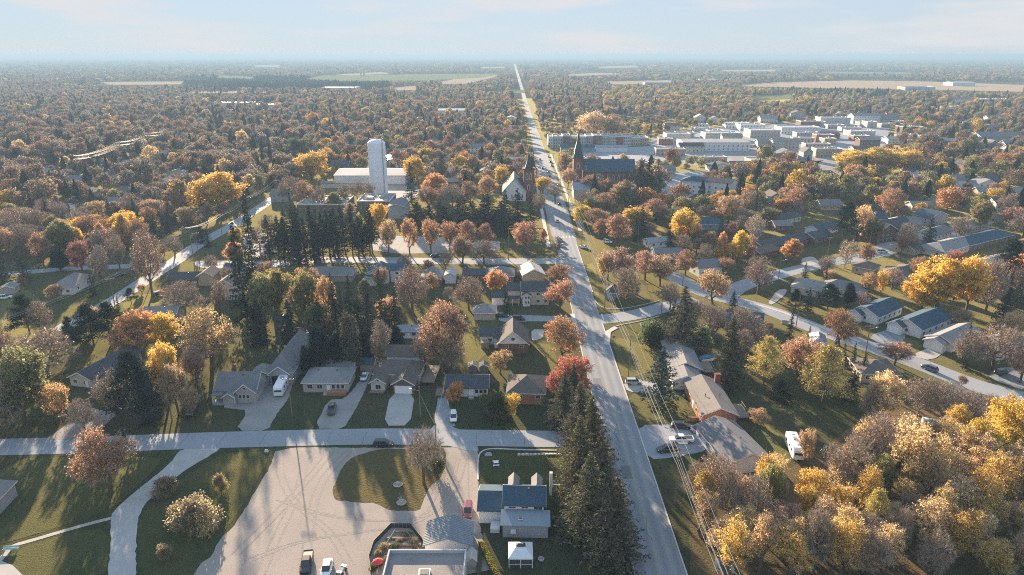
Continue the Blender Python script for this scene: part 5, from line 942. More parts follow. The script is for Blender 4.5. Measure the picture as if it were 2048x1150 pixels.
# line along the right of the main road
X = 33.6; line = []
for i, (y_, H_) in enumerate(((119, 13.5), (178, 13), (232, 13), (318, 13.5), (400, 13), (470, 12.5), (560, 12.5))):
    px_, pb_ = to_px(X, y_); p, H = pole(px_, pb_, 0, 'wooden utility pole along the right of main road, %s from the viewer' % ['first', 'second', 'third', 'fourth', 'fifth', 'sixth', 'seventh'][i], arms=2 if i in (0, 3) else 1, H=H_, xf=i == 2, group='poles along main road'); line.append((p, H))
line = [(Vector((X, 62, 0)), 13.5)] + line
for k, (dx, dz) in enumerate(((-1.4, -.05), (-.5, -.05), (1.4, -.05), (0.2, -3.0), (-.1, -4.2))):
    wire([(p0.x + dx, p0.y, h0 + dz) for p0, h0 in line], .7 + .15 * k, .034 if dz > -1 else .042, 'pale wire along the right of main road, %s' % ['leftmost on the crossarms', 'inner left on the crossarms', 'rightmost on the crossarms', 'upper cable below the crossarms', 'lowest cable below the crossarms'][k], 'main road power lines')
pp, hh = pole(1132, 820, 755, 'utility pole beside orange brick bungalow and red maple', arm=False, xf=True); wire([(pp.x, pp.y, hh - 1.5), P(1049, 748, 6.4)], .5, .03, 'service wire running to the orange brick bungalow roof', None)
pole(585, 834, 756, 'bare wooden utility pole on lawn beside the motorhome', arm=True); pole(841, 833, 773, 'street-lamp pole beside the brown-roofed garage house', arm=False, lamp=-1); pole(344, 840, 777, 'leaning street-lamp pole on the lawn left of stone house', arm=False, lamp=-1)
p8, h8 = pole(872, 892, 846, 'slim pole beside the bare tree on side street', arm=False); wire([(p8.x, p8.y, h8 - .2), P(893, 748, 4.9)], .3, .03, 'service wire running to white charcoal-roofed bungalow', None); wire([(p8.x, p8.y, h8 - .3), P(841, 790, 8)], .4, .03, 'service wire running toward the lamp pole', None)
pole(1591, 660, 590, 'tall utility pole beside crescent street conifers', arm=False); pole(1731, 706, 650, 'street-lamp utility pole on the crescent by brown-roofed house', arms=1, lamp=1); pole(1365, 572, 545, 'utility pole by the crescent at the round bare trees', arm=False); pole(1556, 566, 515, 'tall lamp pole on crescent branch corner', arm=False, lamp=1); pole(1322, 632, 570, 'utility pole behind the large right-hand spruce', arm=False)
pole(1655, 512, 492, 'short utility pole by the orange tree', arm=True, H=9); pole(1738, 495, 475, 'utility pole beside the rust tree on crescent branch', arm=False, H=9); pole(1830, 490, 455, 'utility pole near cul-de-sac conifer', arm=False); pole(1017, 520, 462, 'pole on the corner lot left of main road', arm=False); pole(863, 508, 485, 'pole by the maple row on cross street', arm=False); pole(1275, 492, 472, 'pole behind rust trees right of road', arm=False, H=9)
pl = []
for i, (x, yb, yt) in enumerate(((230, 612, 556), (304, 565, 520), (390, 535, 455), (400, 530, 465), (445, 475, 430), (500, 432, 395), (556, 392, 360))): pl.append(pole(x, yb, yt, 'utility pole along the left diagonal street, %s from the near end' % ['first', 'second', 'third', 'fourth', 'fifth', 'sixth', 'seventh'][i], arms=1, group='poles along diagonal street', rz=.5))
q = [pl[0], pl[2], pl[4], pl[5], pl[6]]
for dx, nm in ((-1.3, 'leftmost'), (-.4, 'middle'), (1.3, 'rightmost')):
    p0, h0 = q[0]; wire([(p0.x + dx - 25, p0.y - 70, 10)] + [(p0.x + dx, p0.y + dx * .4, h0) for p0, h0 in q], 1.2, .036, 'pale power line over the left diagonal street, %s of three' % nm, 'diagonal street power lines')
fl = []
for i, (x, yb) in enumerate(((160, 355), (245, 322), (300, 300), (350, 285))):
    p = P(x, yb); r = empty('power_pole', p, .6, 'tall far power-line pole over the left woods, %s from the near end' % ['first', 'second', 'third', 'fourth'][i], 'utility pole', 'far transmission poles'); m = MB(); m.tube((0,0,0), (0,0,17), .22, .14, n=6); m.obj('shaft', POLE, r); fl.append(p)
    for z in (16, 13.5): part(r, 'crossarm', POLE, (-2.2, -.1, z - .1, 2.2, .1, z + .1))
for z, nz_ in ((16.2, 'upper'), (13.7, 'lower')):
    for dx, nm in ((-2, 'left'), (0, 'middle'), (2, 'right')): wire([(a_.x + dx, a_.y, z) for a_ in fl], 2, .05, 'far transmission wire over the left woods, %s %s one' % (nz_, nm), 'far transmission wires')
for i, (x, yb, yt) in enumerate(((1549, 318, 288), (1520, 330, 310), (1626, 330, 312), (1424, 365, 345), (1100, 300, 285), (848, 330, 305))): pole(x, yb, yt, ['tall pole in mid town beside pale house', 'pole behind orange tree in mid town', 'pole right of grey gabled town house', 'thin pole above white apartment block', 'pole at main street left end', 'pole beside quonset hut'][i], arm=i % 2 == 0, group='town poles')
# ------------------------------------------------------------------ small things in the foreground
p = P(1041, 1120); r = empty('gazebo', p, 0, 'white-roofed screened gazebo on the dark lawn', 'gazebo'); TARP = M('white_canvas', (.62,.63,.64), var=.05); OCC.append((p.x, p.y, 4)); g2 = 2.1
m = MB(); m.frus(-g2-.15, -g2-.15, g2+.15, g2+.15, 2.2, -.9, -.5, .9, .5, 3.3); m.obj('canopy', TARP, r); m = MB(); m.frus(-.9, -.5, .9, .5, 3.42, -.5, -.15, .5, .15, 3.75); m.obj('vent_cap', DARKM, r)
m = MB(); m.box(-g2-.1,-g2-.12,1.95,g2+.1,-g2-.06,2.195); m.obj('valance', TARP, r)
for x in (-g2, 0, g2):
    for y in (-g2, g2): part(r, 'post', WHITE, (x - .06, y - .06, 0, x + .06, y + .06, 2.19))
SCR = M('screen_mesh', (.05,.055,.06), rough=.7)
for x0, x1 in ((-g2 + .07, -.07), (.07, g2 - .07)): part(r, 'screen', SCR, (x0, -g2 - .01, .1, x1, -g2 + .01, 1.94)); part(r, 'rail', WHITE, (x0, -g2 - .03, .8, x1, -g2 - .012, .88))
p = P(1082, 1120); r = empty('fire_pit', p, 0, 'round stone fire pit right of gazebo', 'fire pit'); m = MB(); lathe(m, [(.5,0),(.62,.35),(.42,.38),(.38,.1),(.01,.08)], 14); m.obj('ring', WALLS['stone'], r)
r = empty('garden_shed', P(944, 1128), .05, 'tiny cream-roofed playhouse shed left of the hedge', 'shed'); block(r, -1, -1.2, 2, 2.6, 1.7, 'gy', .9, 'beige', 'white', ov=.15); OCC.append((P(944,1128).x, P(944,1128).y, 2))
hd = empty('hedge', P(962, 1092), 0, 'clipped yellow-green hedge running down beside the gazebo lawn', 'hedge'); a = P(962, 1092); b = P(995, 1160); rs = np.random.RandomState(5); n = 9000; t = rs.uniform(0, 1, n)
c = np.stack([(b.x - a.x) * t + rs.uniform(-.55, .55, n), (b.y - a.y) * t, rs.uniform(0, 1, n) ** .4 * 1.15], 1); me = quad_mesh('hedge_leaves', [(quads_np(c, rs.uniform(.12, .26, n), rs), 4, 0)], [LEAF]); o = ob('foliage', me, hd); o.color = (.22, .20, .05, 1)
part(hd, 'stem_core', LITTER, (-.35, b.y - a.y, 0, .35, 0, .7))
# stone border, lawn ornaments, planters
for i in range(12):
    p = P(1038 + i * 8.0, 910 - .1 * i); w_ = rnd.uniform(.36, .52); m = MB(); m.frus(-w_, -.25, w_, .25, 0, -w_ * .8, -.18, w_ * .8, .18, rnd.uniform(.3, .45)); tag(m.obj('border_stone', WALLS['stucco'], None, (p.x, p.y, 0)), 'pale squared boulder in the row along the corner lawn, %s from the left' % NTH[i], 'stone', 'border stones on the corner lawn')
p = P(977, 910); m = MB(); m.frus(-.9,-.5,.9,.5,0,-.5,-.2,.5,.3,.55); tag(m.obj('boulder', WALLS['stone'], None, p), 'flat grey boulder at the corner of the lawn', 'boulder')
r = empty('garden_table', P(992, 929), .1, 'white square garden table and benches on corner lawn', 'table'); part(r, 'table_top', WHITE, (-.55,-.45,.68,.55,.45,.74))
for x in (-.45, .45):
    for y in (-.35, .35): part(r, 'leg', WHITE, (x-.04,y-.04,0,x+.04,y+.04,.679))
for s in (-1, 1): bn = part(r, 'bench', WHITE, (-.7, s*.85-.16, .38, .7, s*.85+.16, .43)); [part(bn, 'leg', WHITE, (x-.04, s*.85-.1, 0, x+.04, s*.85+.1, .379)) for x in (-.55,.55)]
for (x, y, lb) in ((796, 972, 'grey stone fountain bowl on dry grass island'), (803, 1008, 'stone planter with bare sapling on grass island')):
    r = empty('planter', P(x, y), 0, lb, 'planter'); m = MB(); lathe(m, [(.75,0),(1.05,.45),(.85,.48),(.8,.3),(.01,.28)], 16); m.obj('bowl', WALLS['stone'], r)
    if y < 1000: m = MB(); lathe(m, [(.12,.28),(.10,.8),(.45,.95),(.01,.98)], 12); m.obj('fountain_head', WALLS['stone'], r)
    else:
        m = MB()
        for k in range(9): a_ = k * .7; m.tube((0,0,.3), (math.cos(a_) * .7, math.sin(a_) * .7, 1.6 + .25 * (k % 4)), .05, .02, n=4)
        m.obj('sapling', BIRCH, r)
p = P(533, 903); m = MB(); m.frus(-.5,-.35,.5,.35,0,-.3,-.2,.3,.2,.5); tag(m.obj('boulder', WALLS['stucco'], None, p), 'lone white boulder on the verge of the side street', 'boulder')
# framed vegetable garden with dark fence in front of the shop
gd = empty('vegetable_plot', P(790, 1110), 0, 'fenced vegetable garden with timber frames beside the shop', 'garden'); OCC.append((P(790,1100).x, P(790,1100).y, 6)); pts = [P(*q) - P(790, 1110) for q in ((742,1150),(738,1120),(748,1090),(782,1055),(822,1056),(845,1085),(850,1098))]
for i, (a, b) in enumerate(zip(pts, pts[1:])):
    for k in range(5):
        u, v = a.lerp(b, k / 5), a.lerp(b, (k + 1) / 5); d = (v - u).normalized(); nrm = Vector((-d.y, d.x, 0)) * .05; m = MB(); u2 = u + d * .03; v2 = v - d * .03
        m.add([u2 - nrm, v2 - nrm, v2 + nrm, u2 + nrm] + [q + Vector((0, 0, 1.1)) for q in (u2 - nrm, v2 - nrm, v2 + nrm, u2 + nrm)], [(0,3,2,1),(4,5,6,7),(0,1,5,4),(1,2,6,5),(2,3,7,6),(3,0,4,7)]); m.obj('fence_panel', DARKM, gd)
for (x0, y0, x1, y1) in ((764,1092,842,1094), (770,1080,838,1081), (784,1068,826,1068), (757,1112,780,1112)):
    a, b = P(x0, y0) - P(790, 1110), P(x1, y1) - P(790, 1110); m = MB(); m.box(a.x, min(a.y, b.y) - .12, .3, b.x, max(a.y, b.y) + .12, .65); m.obj('bed_board', POLE, gd)
for (x0, y0, x1, y1) in ((766,1104,790,1066), (838,1104,812,1066)):
    a, b = P(x0, y0) - P(790, 1110), P(x1, y1) - P(790, 1110); m = MB(); m.tube((a.x, a.y, .7), (b.x, b.y, .7), .09, n=4); m.obj('rail', POLE, gd)
SM = [(756,1112,'rust'),(768,1100,'goldbush'),(800,1086,'tanbush'),(828,1088,'goldbush'),(760,1130,'bush'),(775,1122,'tanbush'),(812,1075,'tanbush'),(790,1098,'bush'),(748,1140,'bush'),(830,1098,'goldbush')]
for i, (x, y, k) in enumerate(SM):
    p = P(x, y); plant(p.x, p.y, rnd.uniform(.9, 1.5), rnd.uniform(.7, 1.1), {'rust': 'tanbush', 'goldbush': 'tanbush' if i % 2 else 'goldbush'}.get(k, k), 'low %s plants in the fenced garden, clump %s' % ({'rust': 'tan', 'goldbush': 'faded' if i % 2 else 'yellow', 'tanbush': 'tan', 'bush': 'green'}[k], ['at the left corner', 'upper left', 'in the middle bed', 'at the right end', 'by the left fence', 'below the left board', 'near the top board', 'between the boards', 'at the bottom left', 'beside the shed'][i]), 'garden plants')
r = empty('parasol', P(757, 1140), .3, 'red garden parasol beside the shop corner', 'parasol'); m = MB(); lathe(m, [(1.0,1.9),(.55,2.25),(.01,2.45)], 8); m.obj('canopy', M('red_canvas', (.55,.05,.06)), r); m = MB(); m.tube((0,0,0),(0,0,2.4),.03,n=5); m.obj('pole', GALV, r)
r = empty('all_terrain_vehicle', P(684, 1146), 1.3, 'quad bike with cargo racks at the end of parked vehicles', 'quad bike'); hull(r, 'body', PAINT, [(-1.0,.35,.45,.8),(-.3,.42,.4,.95),(.4,.42,.4,1.0),(1.0,.35,.5,.85)]).color = (.35,.33,.31,1)
for x in (-.65, .65):
    for s in (-1, 1): wheel(r, x, s * .48, .32)
for x in (-.85, .8): part(r, 'rack', WHITE, (x - .3, -.5, 1.0, x + .3, .5, 1.05))
m = MB(); m.tube((.35, -.4, 1.2), (.35, .4, 1.2), .03, n=5); m.obj('handlebar', DARKM, r)
# clothes-line frame on the corner lawn
r = empty('trellis', P(1109, 985), 0, 'white timber trellis frame right of blue-green roofed house', 'trellis'); part(r, 'post', WOOD, (-.9,-.06,0,-.78,.06,1.9)); part(r, 'post', WOOD, (.78,-.06,0,.9,.06,1.9)); part(r, 'beam', WHITE, (-1.1,-.08,1.905,1.1,.08,2.05)); part(r, 'post', WOOD, (-.9,-3.2,0,-.78,-3.08,1.6)); part(r, 'post', WOOD, (.78,-3.2,0,.9,-3.08,1.6))
m = MB(); m.tube((-.84,0,1.85),(-.84,-3.14,1.55),.05,n=4); m.obj('rail', WOOD, r); m = MB(); m.tube((.84,0,1.85),(.84,-3.14,1.55),.05,n=4); m.obj('rail', WOOD, r)
# town sign at the road edge
def text_mesh(s, size, depth=.02):
    c = bpy.data.curves.new('lettering', 'FONT'); c.body = s; c.size = size; c.extrude = depth; c.align_x = 'CENTER'; t = bpy.data.objects.new('tmp', c); col.objects.link(t); dg = bpy.context.evaluated_depsgraph_get(); me = bpy.data.meshes.new_from_object(t.evaluated_get(dg)); bpy.data.objects.remove(t); return me
p = P(1447, 1150); r = empty('town_sign', p, -.35, 'pale town sign with mountain emblem reading MOUNT FO', 'sign'); SGN = M('sign_face', (.42,.47,.49), var=.04)
m = MB(); m.prism([(-1.7,.9),(1.7,.9),(1.7,1.9),(1.3,2.5),(.4,2.3),(-.4,2.9),(-1.6,3.4),(-1.7,2.2)], 'y', -.08, .08); m.obj('board', SGN, r)
for x in (-1.2, 1.2): part(r, 'post', WOOD, (x-.09,.081,0,x+.09,.26,2.2))
me = text_mesh('MOUNT FO', .52); me.materials.append(DARKM); o = ob('lettering', me, r, (0, -.10, 1.0)); o.rotation_euler = (math.pi/2, 0, 0)
for pts in ([(-1.3,1.75),(-.9,2.35),(-.3,2.55),(.3,2.3),(.6,1.75),(.1,2.1),(-.3,2.25),(-.8,2.1)], [(.75,1.75),(.95,2.2),(1.2,1.75)]): m = MB(); m.prism(pts, 'y', -.11, -.085); m.obj('emblem', ROOFS['teal'], r)
# street-name sign at the junction
p = P(1227, 690); r = empty('street_sign', p, 0, 'green street sign on a post at right junction', 'sign'); m = MB(); m.tube((0,0,0),(0,0,3.2),.05,n=6); m.obj('post', GALV, r); part(r, 'sign_plate', M('sign_green', (.02,.12,.09)), (-.45,-.03,2.6,.45,.03,3.1))
r = empty('mailbox_bank', P(1570, 648), -.5, 'grey community mailbox bank beside crescent street', 'mailbox')
for i in range(3): part(r, 'box', GALV, (-1.0 + i * .68, -.35, .3, -.36 + i * .68, .35, 1.5))
part(r, 'base', CONC, (-1.2, -.5, 0, 1.3, .5, .29))
r = empty('trampoline', P(609, 668), 0, 'round trampoline with net behind the workshop', 'trampoline'); m = MB(); lathe(m, [(2.0,.75),(2.1,.75),(2.1,.85),(.01,.82)], 18); m.obj('mat', DARKM, r)
for i in range(6): a_ = i * math.pi / 3; m = MB(); m.tube((2*math.cos(a_),2*math.sin(a_),0),(2*math.cos(a_),2*math.sin(a_),2.5),.04,n=5); m.obj('post', GALV, r)
for i, (x, y) in enumerate(((946, 742), (968, 742))): p = P(x, y); r = empty('garden_shed', p, 0, ['dark left hut behind charcoal-roofed bungalow', 'dark green box hut right of round hut'][i], 'shed'); block(r, -1.4, -1.2, 2.8, 2.4, 2.0, 'gy', .8, 'dark', ['light', 'dark'][i], ov=.12)
r = empty('bench', P(9, 1102), .1, 'pale green painted bench by the left footpath', 'bench'); BNC = M('green_paint', (.35,.47,.45)); part(r, 'seat', BNC, (-.2,-.25,.42,2.6,.25,.48)); part(r, 'backrest', BNC, (-.2,.22,.5,2.6,.28,.95)); [part(r, 'leg', BNC, (x,-.2,0,x+.08,.2,.419)) for x in (0, 1.2, 2.3)]
p = P(1416, 722); r = empty('covered_boat', p, .3, 'blue tarpaulin-covered boat behind the blue-walled bungalow', 'boat'); hull(r, 'hull', WHITE, [(-2.6,.9,.4,1.2),(0,1.1,.3,1.25),(1.8,.8,.35,1.3),(2.9,.1,.8,1.35)]); hull(r, 'tarpaulin', M('blue_tarp', (.06,.16,.25)), [(-2.65,.95,1.21,1.4),(-.5,1.12,1.26,1.9),(1.8,.8,1.31,1.5),(2.8,.15,1.36,1.42)])
# ------------------------------------------------------------------ trees one can pick out, by where they stand
for a in [(222,852,985,120,'copper'),(333,955,990,50,'tanbush'),(392,1000,1058,104,'tanbush'),(443,948,985,28,'tanbush'),(331,1090,1122,30,'tanbush'),(360,1010,1050,40,'tanbush'),(50,705,850,130,'olive'),(118,765,845,66,'goldrust'),(20,740,872,80,'bare'),(95,655,752,124,'pinkbare'),(10,645,740,66,'pinkbare'),(60,592,668,64,'pine'),(84,600,668,50,'pinkbare'),(188,610,690,60,'pine'),(222,606,690,58,'pine'),(145,635,705,32,'pine'),
 (275,625,705,90,'orange'),(335,626,700,64,'gold'),(425,618,735,128,'tan'),(280,705,850,90,'pine'),(300,720,845,70,'spruce'),(235,738,835,84,'greybare'),(340,690,805,66,'gold'),(358,720,830,64,'tan'),(396,692,775,50,'pink'),(250,845,884,22,'blue'),(385,775,838,40,'pink'),(170,800,860,60,'bare'),
 (555,533,640,76,'olive'),(612,545,645,56,'olive'),(655,550,645,46,'goldrust'),(530,548,655,60,'olive'),(675,545,665,42,'spruce'),(703,552,672,44,'spruce'),(735,560,668,42,'spruce'),(765,548,665,44,'spruce'),(790,565,665,40,'spruce'),(640,600,690,60,'dark'),(585,600,690,60,'dark'),(720,600,700,58,'dark'),(772,612,700,48,'dark'),(520,600,690,60,'dark'),
 (707,622,745,46,'goldcedar'),(665,662,712,26,'blue'),(640,648,750,58,'cedar'),(680,660,745,40,'cedar'),(760,638,730,54,'greybare'),(795,650,712,34,'cedar'),(735,660,730,36,'cedar'),(615,690,750,30,'cedar'),(495,440,640,64,'spruce'),(508,380,560,42,'spruce'),(512,520,640,50,'dark'),
 (825,535,625,82,'pinkbare'),(938,552,620,64,'pinkbare'),(890,612,740,112,'rust'),(905,660,745,70,'bare'),(850,670,735,60,'bare'),(777,437,510,42,'tan'),(820,436,510,40,'copper'),(862,436,510,42,'copper'),(900,440,503,42,'rust'),(935,438,498,46,'rust'),(970,445,503,46,'rust'),(925,470,528,56,'rust'),(968,478,528,50,'bare'),(757,404,472,46,'gold'),
 (1008,380,472,56,'dark'),(1035,378,472,56,'dark'),(1062,385,472,46,'spruce'),(1050,442,508,64,'copper'),(1087,458,482,17,'orange'),(1114,472,512,24,'bare'),(1117,527,572,54,'copper'),(1118,563,622,62,'copper'),(1127,635,722,84,'copper'),(1000,700,747,52,'goldrust'),(1143,715,795,86,'red'),(1110,745,800,40,'red'),
 (908,765,810,36,'orange'),(1022,785,840,36,'thingold'),(995,782,838,62,'bush'),(968,788,812,26,'bush'),(848,858,968,92,'naked'),(875,905,950,40,'bush'),(1090,795,812,20,'tanbush'),
 (1320,692,808,88,'blue'),(1362,572,705,96,'bigspruce'),(1340,600,690,54,'dark'),(1453,632,775,80,'bigspruce'),(1527,672,768,64,'yellowpine'),(1590,672,762,84,'pink'),(1645,695,805,90,'yellowpine'),(1560,760,800,60,'spruce'),(1664,660,738,16,'spruce'),(1684,683,742,16,'spruce'),(1703,683,742,18,'spruce'),(1723,703,752,24,'spruce'),(1619,650,672,10,'spruce'),(1700,740,800,50,'dark'),
 (1765,742,852,80,'pale'),(1740,760,850,50,'bare'),(1835,750,832,64,'greybare'),(1880,765,850,70,'bare'),(1925,785,855,80,'bare'),(1975,790,850,50,'bare'),(2010,805,945,112,'gold'),(1955,838,955,104,'gold'),(1825,850,1010,124,'pale'),(1740,832,965,112,'bare'),(1690,880,1000,100,'bare'),(1535,910,1000,70,'pale'),(1420,905,1020,84,'pinkbare'),(1388,925,1010,50,'bare'),(1518,820,850,44,'goldrust'),(1610,860,930,40,'goldrust'),
 (1255,532,608,68,'pinkbare'),(1245,492,572,60,'pink'),(1215,498,560,46,'pink'),(1320,510,572,62,'tan'),(1205,512,562,28,'thingold'),(1290,500,560,50,'pink'),(1232,425,494,58,'rust'),(1195,416,462,52,'rust'),(1365,418,492,60,'gold'),(1388,445,487,36,'rust'),(1370,500,550,50,'rust'),(1440,465,528,26,'orange'),(1475,462,528,42,'gold'),(1496,470,524,36,'pink'),(1435,492,528,30,'gold'),(1510,428,477,46,'birch'),(1462,443,482,20,'darkred'),
 (1583,478,522,50,'orange'),(1650,510,548,34,'pinkbare'),(1690,478,537,46,'birch'),(1730,485,532,36,'rust'),(1425,540,608,72,'tan'),(1515,515,588,66,'pinkbare'),(1608,525,565,26,'blue'),(1690,405,482,56,'pine'),(1720,410,482,40,'pale'),(1742,435,490,40,'olive'),(1678,622,692,76,'rust'),(1590,580,622,30,'pine'),(1615,575,622,26,'spruce'),(1655,570,618,52,'pine'),(1696,565,614,30,'cedar'),(1735,545,592,40,'tan'),(1760,540,592,26,'thingold'),(1720,585,615,40,'bare'),
 (1870,508,628,112,'gold'),(1930,512,632,64,'gold'),(1840,560,622,60,'gold'),(1970,520,628,74,'bare'),(2005,480,585,60,'pine'),(2040,530,600,50,'bare'),(1908,500,545,36,'red'),(1930,660,735,66,'bare'),(1985,650,738,96,'pinkbare'),(2040,690,765,64,'pink'),(1925,645,735,30,'spruce'),(1788,683,730,66,'pink'),(1922,750,774,20,'rust'),(2020,622,680,60,'pale'),(1920,620,655,40,'goldrust'),(1810,445,502,42,'bare'),(1803,470,508,26,'rust'),(1853,432,497,38,'spruce'),(1918,430,482,50,'bare'),(1957,400,462,42,'olive'),
 (1385,600,650,60,'bare'),(1420,610,680,70,'bare'),(1475,615,690,70,'bare'),(1510,640,700,60,'greybare'),(1400,650,700,50,'bush'),(1345,655,700,40,'bare'),(1300,640,690,50,'bush'),(1480,660,720,60,'bare'),(1340,560,620,40,'greybare'),
 (625,305,362,78,'gold'),(592,275,322,48,'green'),(440,342,428,104,'gold'),(866,348,398,48,'orange'),(832,315,370,46,'gold'),(824,325,408,36,'dark'),(885,305,358,32,'spruce'),(1000,330,378,32,'thingold'),(1085,352,388,38,'thingold'),(1275,325,408,44,'dark'),(1295,318,410,46,'dark'),(1315,325,405,40,'spruce'),(1130,305,347,34,'rust'),(1135,335,378,34,'tan'),(1180,350,392,50,'rust'),(1250,360,412,60,'goldrust'),(1215,355,400,46,'rust'),(1110,365,408,40,'naked'),(1078,385,430,36,'bare'),(1165,378,430,40,'naked'),
 (1700,300,348,72,'gold'),(1760,292,350,82,'gold'),(1812,300,348,56,'gold'),(1185,222,280,84,'pale'),(1225,228,280,60,'tan'),(255,425,498,46,'goldcol'),(208,445,508,38,'orangecol'),(165,455,515,30,'goldcol'),(165,478,548,42,'darkred'),(128,435,505,42,'pink'),(88,465,533,42,'rust'),(50,490,562,42,'blue'),(122,498,543,38,'cedar'),(8,480,575,52,'spruce'),(205,490,568,52,'greybare'),(305,460,592,62,'pinkbare'),(468,482,522,38,'orange'),(263,577,608,26,'pine'),(370,565,625,84,'bare'),(240,470,540,40,'bare'),(20,455,520,40,'goldrust'),(285,440,505,50,'rust'),(350,470,515,40,'bare'),(405,440,485,40,'spruce'),(440,560,625,40,'bare'),(400,640,720,60,'bare'),(690,368,410,34,'bare'),(715,362,400,34,'bare'),(738,366,400,28,'pinkbare'),(668,385,420,36,'olive'),(640,372,416,40,'pinkbare'),(610,360,408,44,'rust'),(580,350,402,44,'bare'),(702,405,438,30,'tan'),(860,372,422,46,'rust'),(905,365,415,50,'bare'),(940,360,412,50,'rust'),(975,350,405,46,'goldrust'),(540,430,470,40,'bare'),(520,455,500,40,'pinkbare')]:
    T(*a)
for i in range(19): T(543 + i * 11.4 + rnd.uniform(-4, 4), 402 + rnd.uniform(0, 34), 503 + rnd.uniform(0, 16), rnd.uniform(34, 56), 'limbed' if i % 4 else 'spruce')
T(600, 440, 528, 56, 'dark'); T(630, 438, 524, 50, 'dark'); T(570, 436, 524, 46, 'dark')
for i in range(10): T(838 + i * 18 + rnd.uniform(-6, 6), 384 + rnd.uniform(0, 30), 452 + rnd.uniform(-6, 12), rnd.uniform(46, 78), 'limbed' if i % 3 == 0 else 'dark')
# the row of huge spruces between the corner lawn and the main road
for i, (x, y, H, R, k) in enumerate(((16.0,160,12.5,3.8,'bigspruce'),(13.2,151,14.5,5.4,'bigspruce'),(16.8,146.5,14.5,4.6,'bigspruce'),(15.6,138,18.5,6.2,'bigspruce'),(17.8,130,19,6.0,'bigspruce'),(14.2,123,18.5,6.6,'bigspruce'),(18.2,116,19,6.0,'bigspruce'),(14.4,109,18.5,6.6,'bigspruce'),(18.4,102,18,6.2,'bigspruce'))):
    plant(x, y, H, R, k, '%s brownish-green spruce in the roadside row left of main road, %s from the far end' % (['slim', 'broad', 'round-topped', 'tall', 'tall', 'tall', 'tall', 'tall', 'tall'][i], ['first', 'second', 'third', 'fourth', 'fifth', 'sixth', 'seventh', 'eighth', 'ninth'][i]), 'roadside spruces')
def inside(pt, poly):
    x, y = pt; c = False; n = len(poly)
    for i in range(n):
        (x0, y0), (x1, y1) = poly[i], poly[(i + 1) % n]
        if (y0 > y) != (y1 > y) and x < (x1 - x0) * (y - y0) / (y1 - y0) + x0: c = not c
    return c
# the wood in the bottom right corner
WOOD_POLY = [tuple(P(*q)[:2]) for q in ((1400,1030),(1560,1010),(1650,1000),(1740,900),(1870,880),(1990,860),(2060,850),(2075,1165),(1440,1165),(1400,1080))]
k_ = 0
WD = []
for i in range(2600):
    px, py = rnd.uniform(1395, 2075), rnd.uniform(880, 1168); p = P(px, py)
    if not inside((p.x, p.y), WOOD_POLY) or any((p.x - o[0]) ** 2 + (p.y - o[1]) ** 2 < 4.3 ** 2 for o in WD): continue
    u = rnd.random(); kd = ('feather' if u < .30 else 'feathergold' if u < .52 else 'feathertan' if u < .66 else 'featherpink' if u < .70 else 'bare' if u < .76 else 'pinkbare' if u < .82 else 'greybare' if u < .89 else 'olive' if u < .94 else 'thingold' if u < .97 else 'yellowpine')
    WD.append((p.x, p.y)); plant(p.x, p.y, rnd.uniform(8.5, 14.5), rnd.uniform(2.3, 3.7), kd); k_ += 1
# ------------------------------------------------------------------ the rest of the town's trees: nearest as trees of their own, the far woods as one mass
def seg_d2(p, a, b):
    ax, ay = a; bx_, by_ = b; dx, dy = bx_ - ax, by_ - ay; t = max(0, min(1, ((p[0] - ax) * dx + (p[1] - ay) * dy) / (dx * dx + dy * dy + 1e-9))); return (p[0] - ax - dx * t) ** 2 + (p[1] - ay - dy * t) ** 2
def clear(x, y, r):
    for pl_, hw in ROADS:
        if y < 1200 or abs(pl_[0][0] - 26.6) < 1:
            for a, b in zip(pl_, pl_[1:]):
                if seg_d2((x, y), a, b) < (hw + r * .55 + 1.0) ** 2: return False
    return True
GRID = {}
def occ_ok(x, y, r):
    gx, gy = int(x // 40), int(y // 40)
    for i in (-1, 0, 1):
        for j in (-1, 0, 1):
            for ox, oy, orr in GRID.get((gx + i, gy + j), ()):
                if (ox - x) ** 2 + (oy - y) ** 2 < (orr + r * .7) ** 2: return False
    return True
def occ_add(o): GRID.setdefault((int(o[0] // 40), int(o[1] // 40)), []).append(o)
for o in OCC: occ_add(o)
def pick(px, py):
    u = rnd.random()
    if px < 620 and py < 420: t = [('bare', .42), ('pinkbare', .22), ('rust', .10), ('spruce', .15), ('pale', .04), ('goldrust', .07)]
    elif px > 1200 and py < 430: t = [('rust', .19), ('gold', .13), ('goldrust', .15), ('pinkbare', .12), ('olive', .15), ('bare', .10), ('orange', .04), ('spruce', .12)]
    else: t = [('rust', .23), ('pinkbare', .17), ('goldrust', .13), ('bare', .12), ('spruce', .19), ('orange', .04), ('gold', .06), ('olive', .06)]
    for k, w in t:
        u -= w
        if u < 0: return k
    return 'rust'
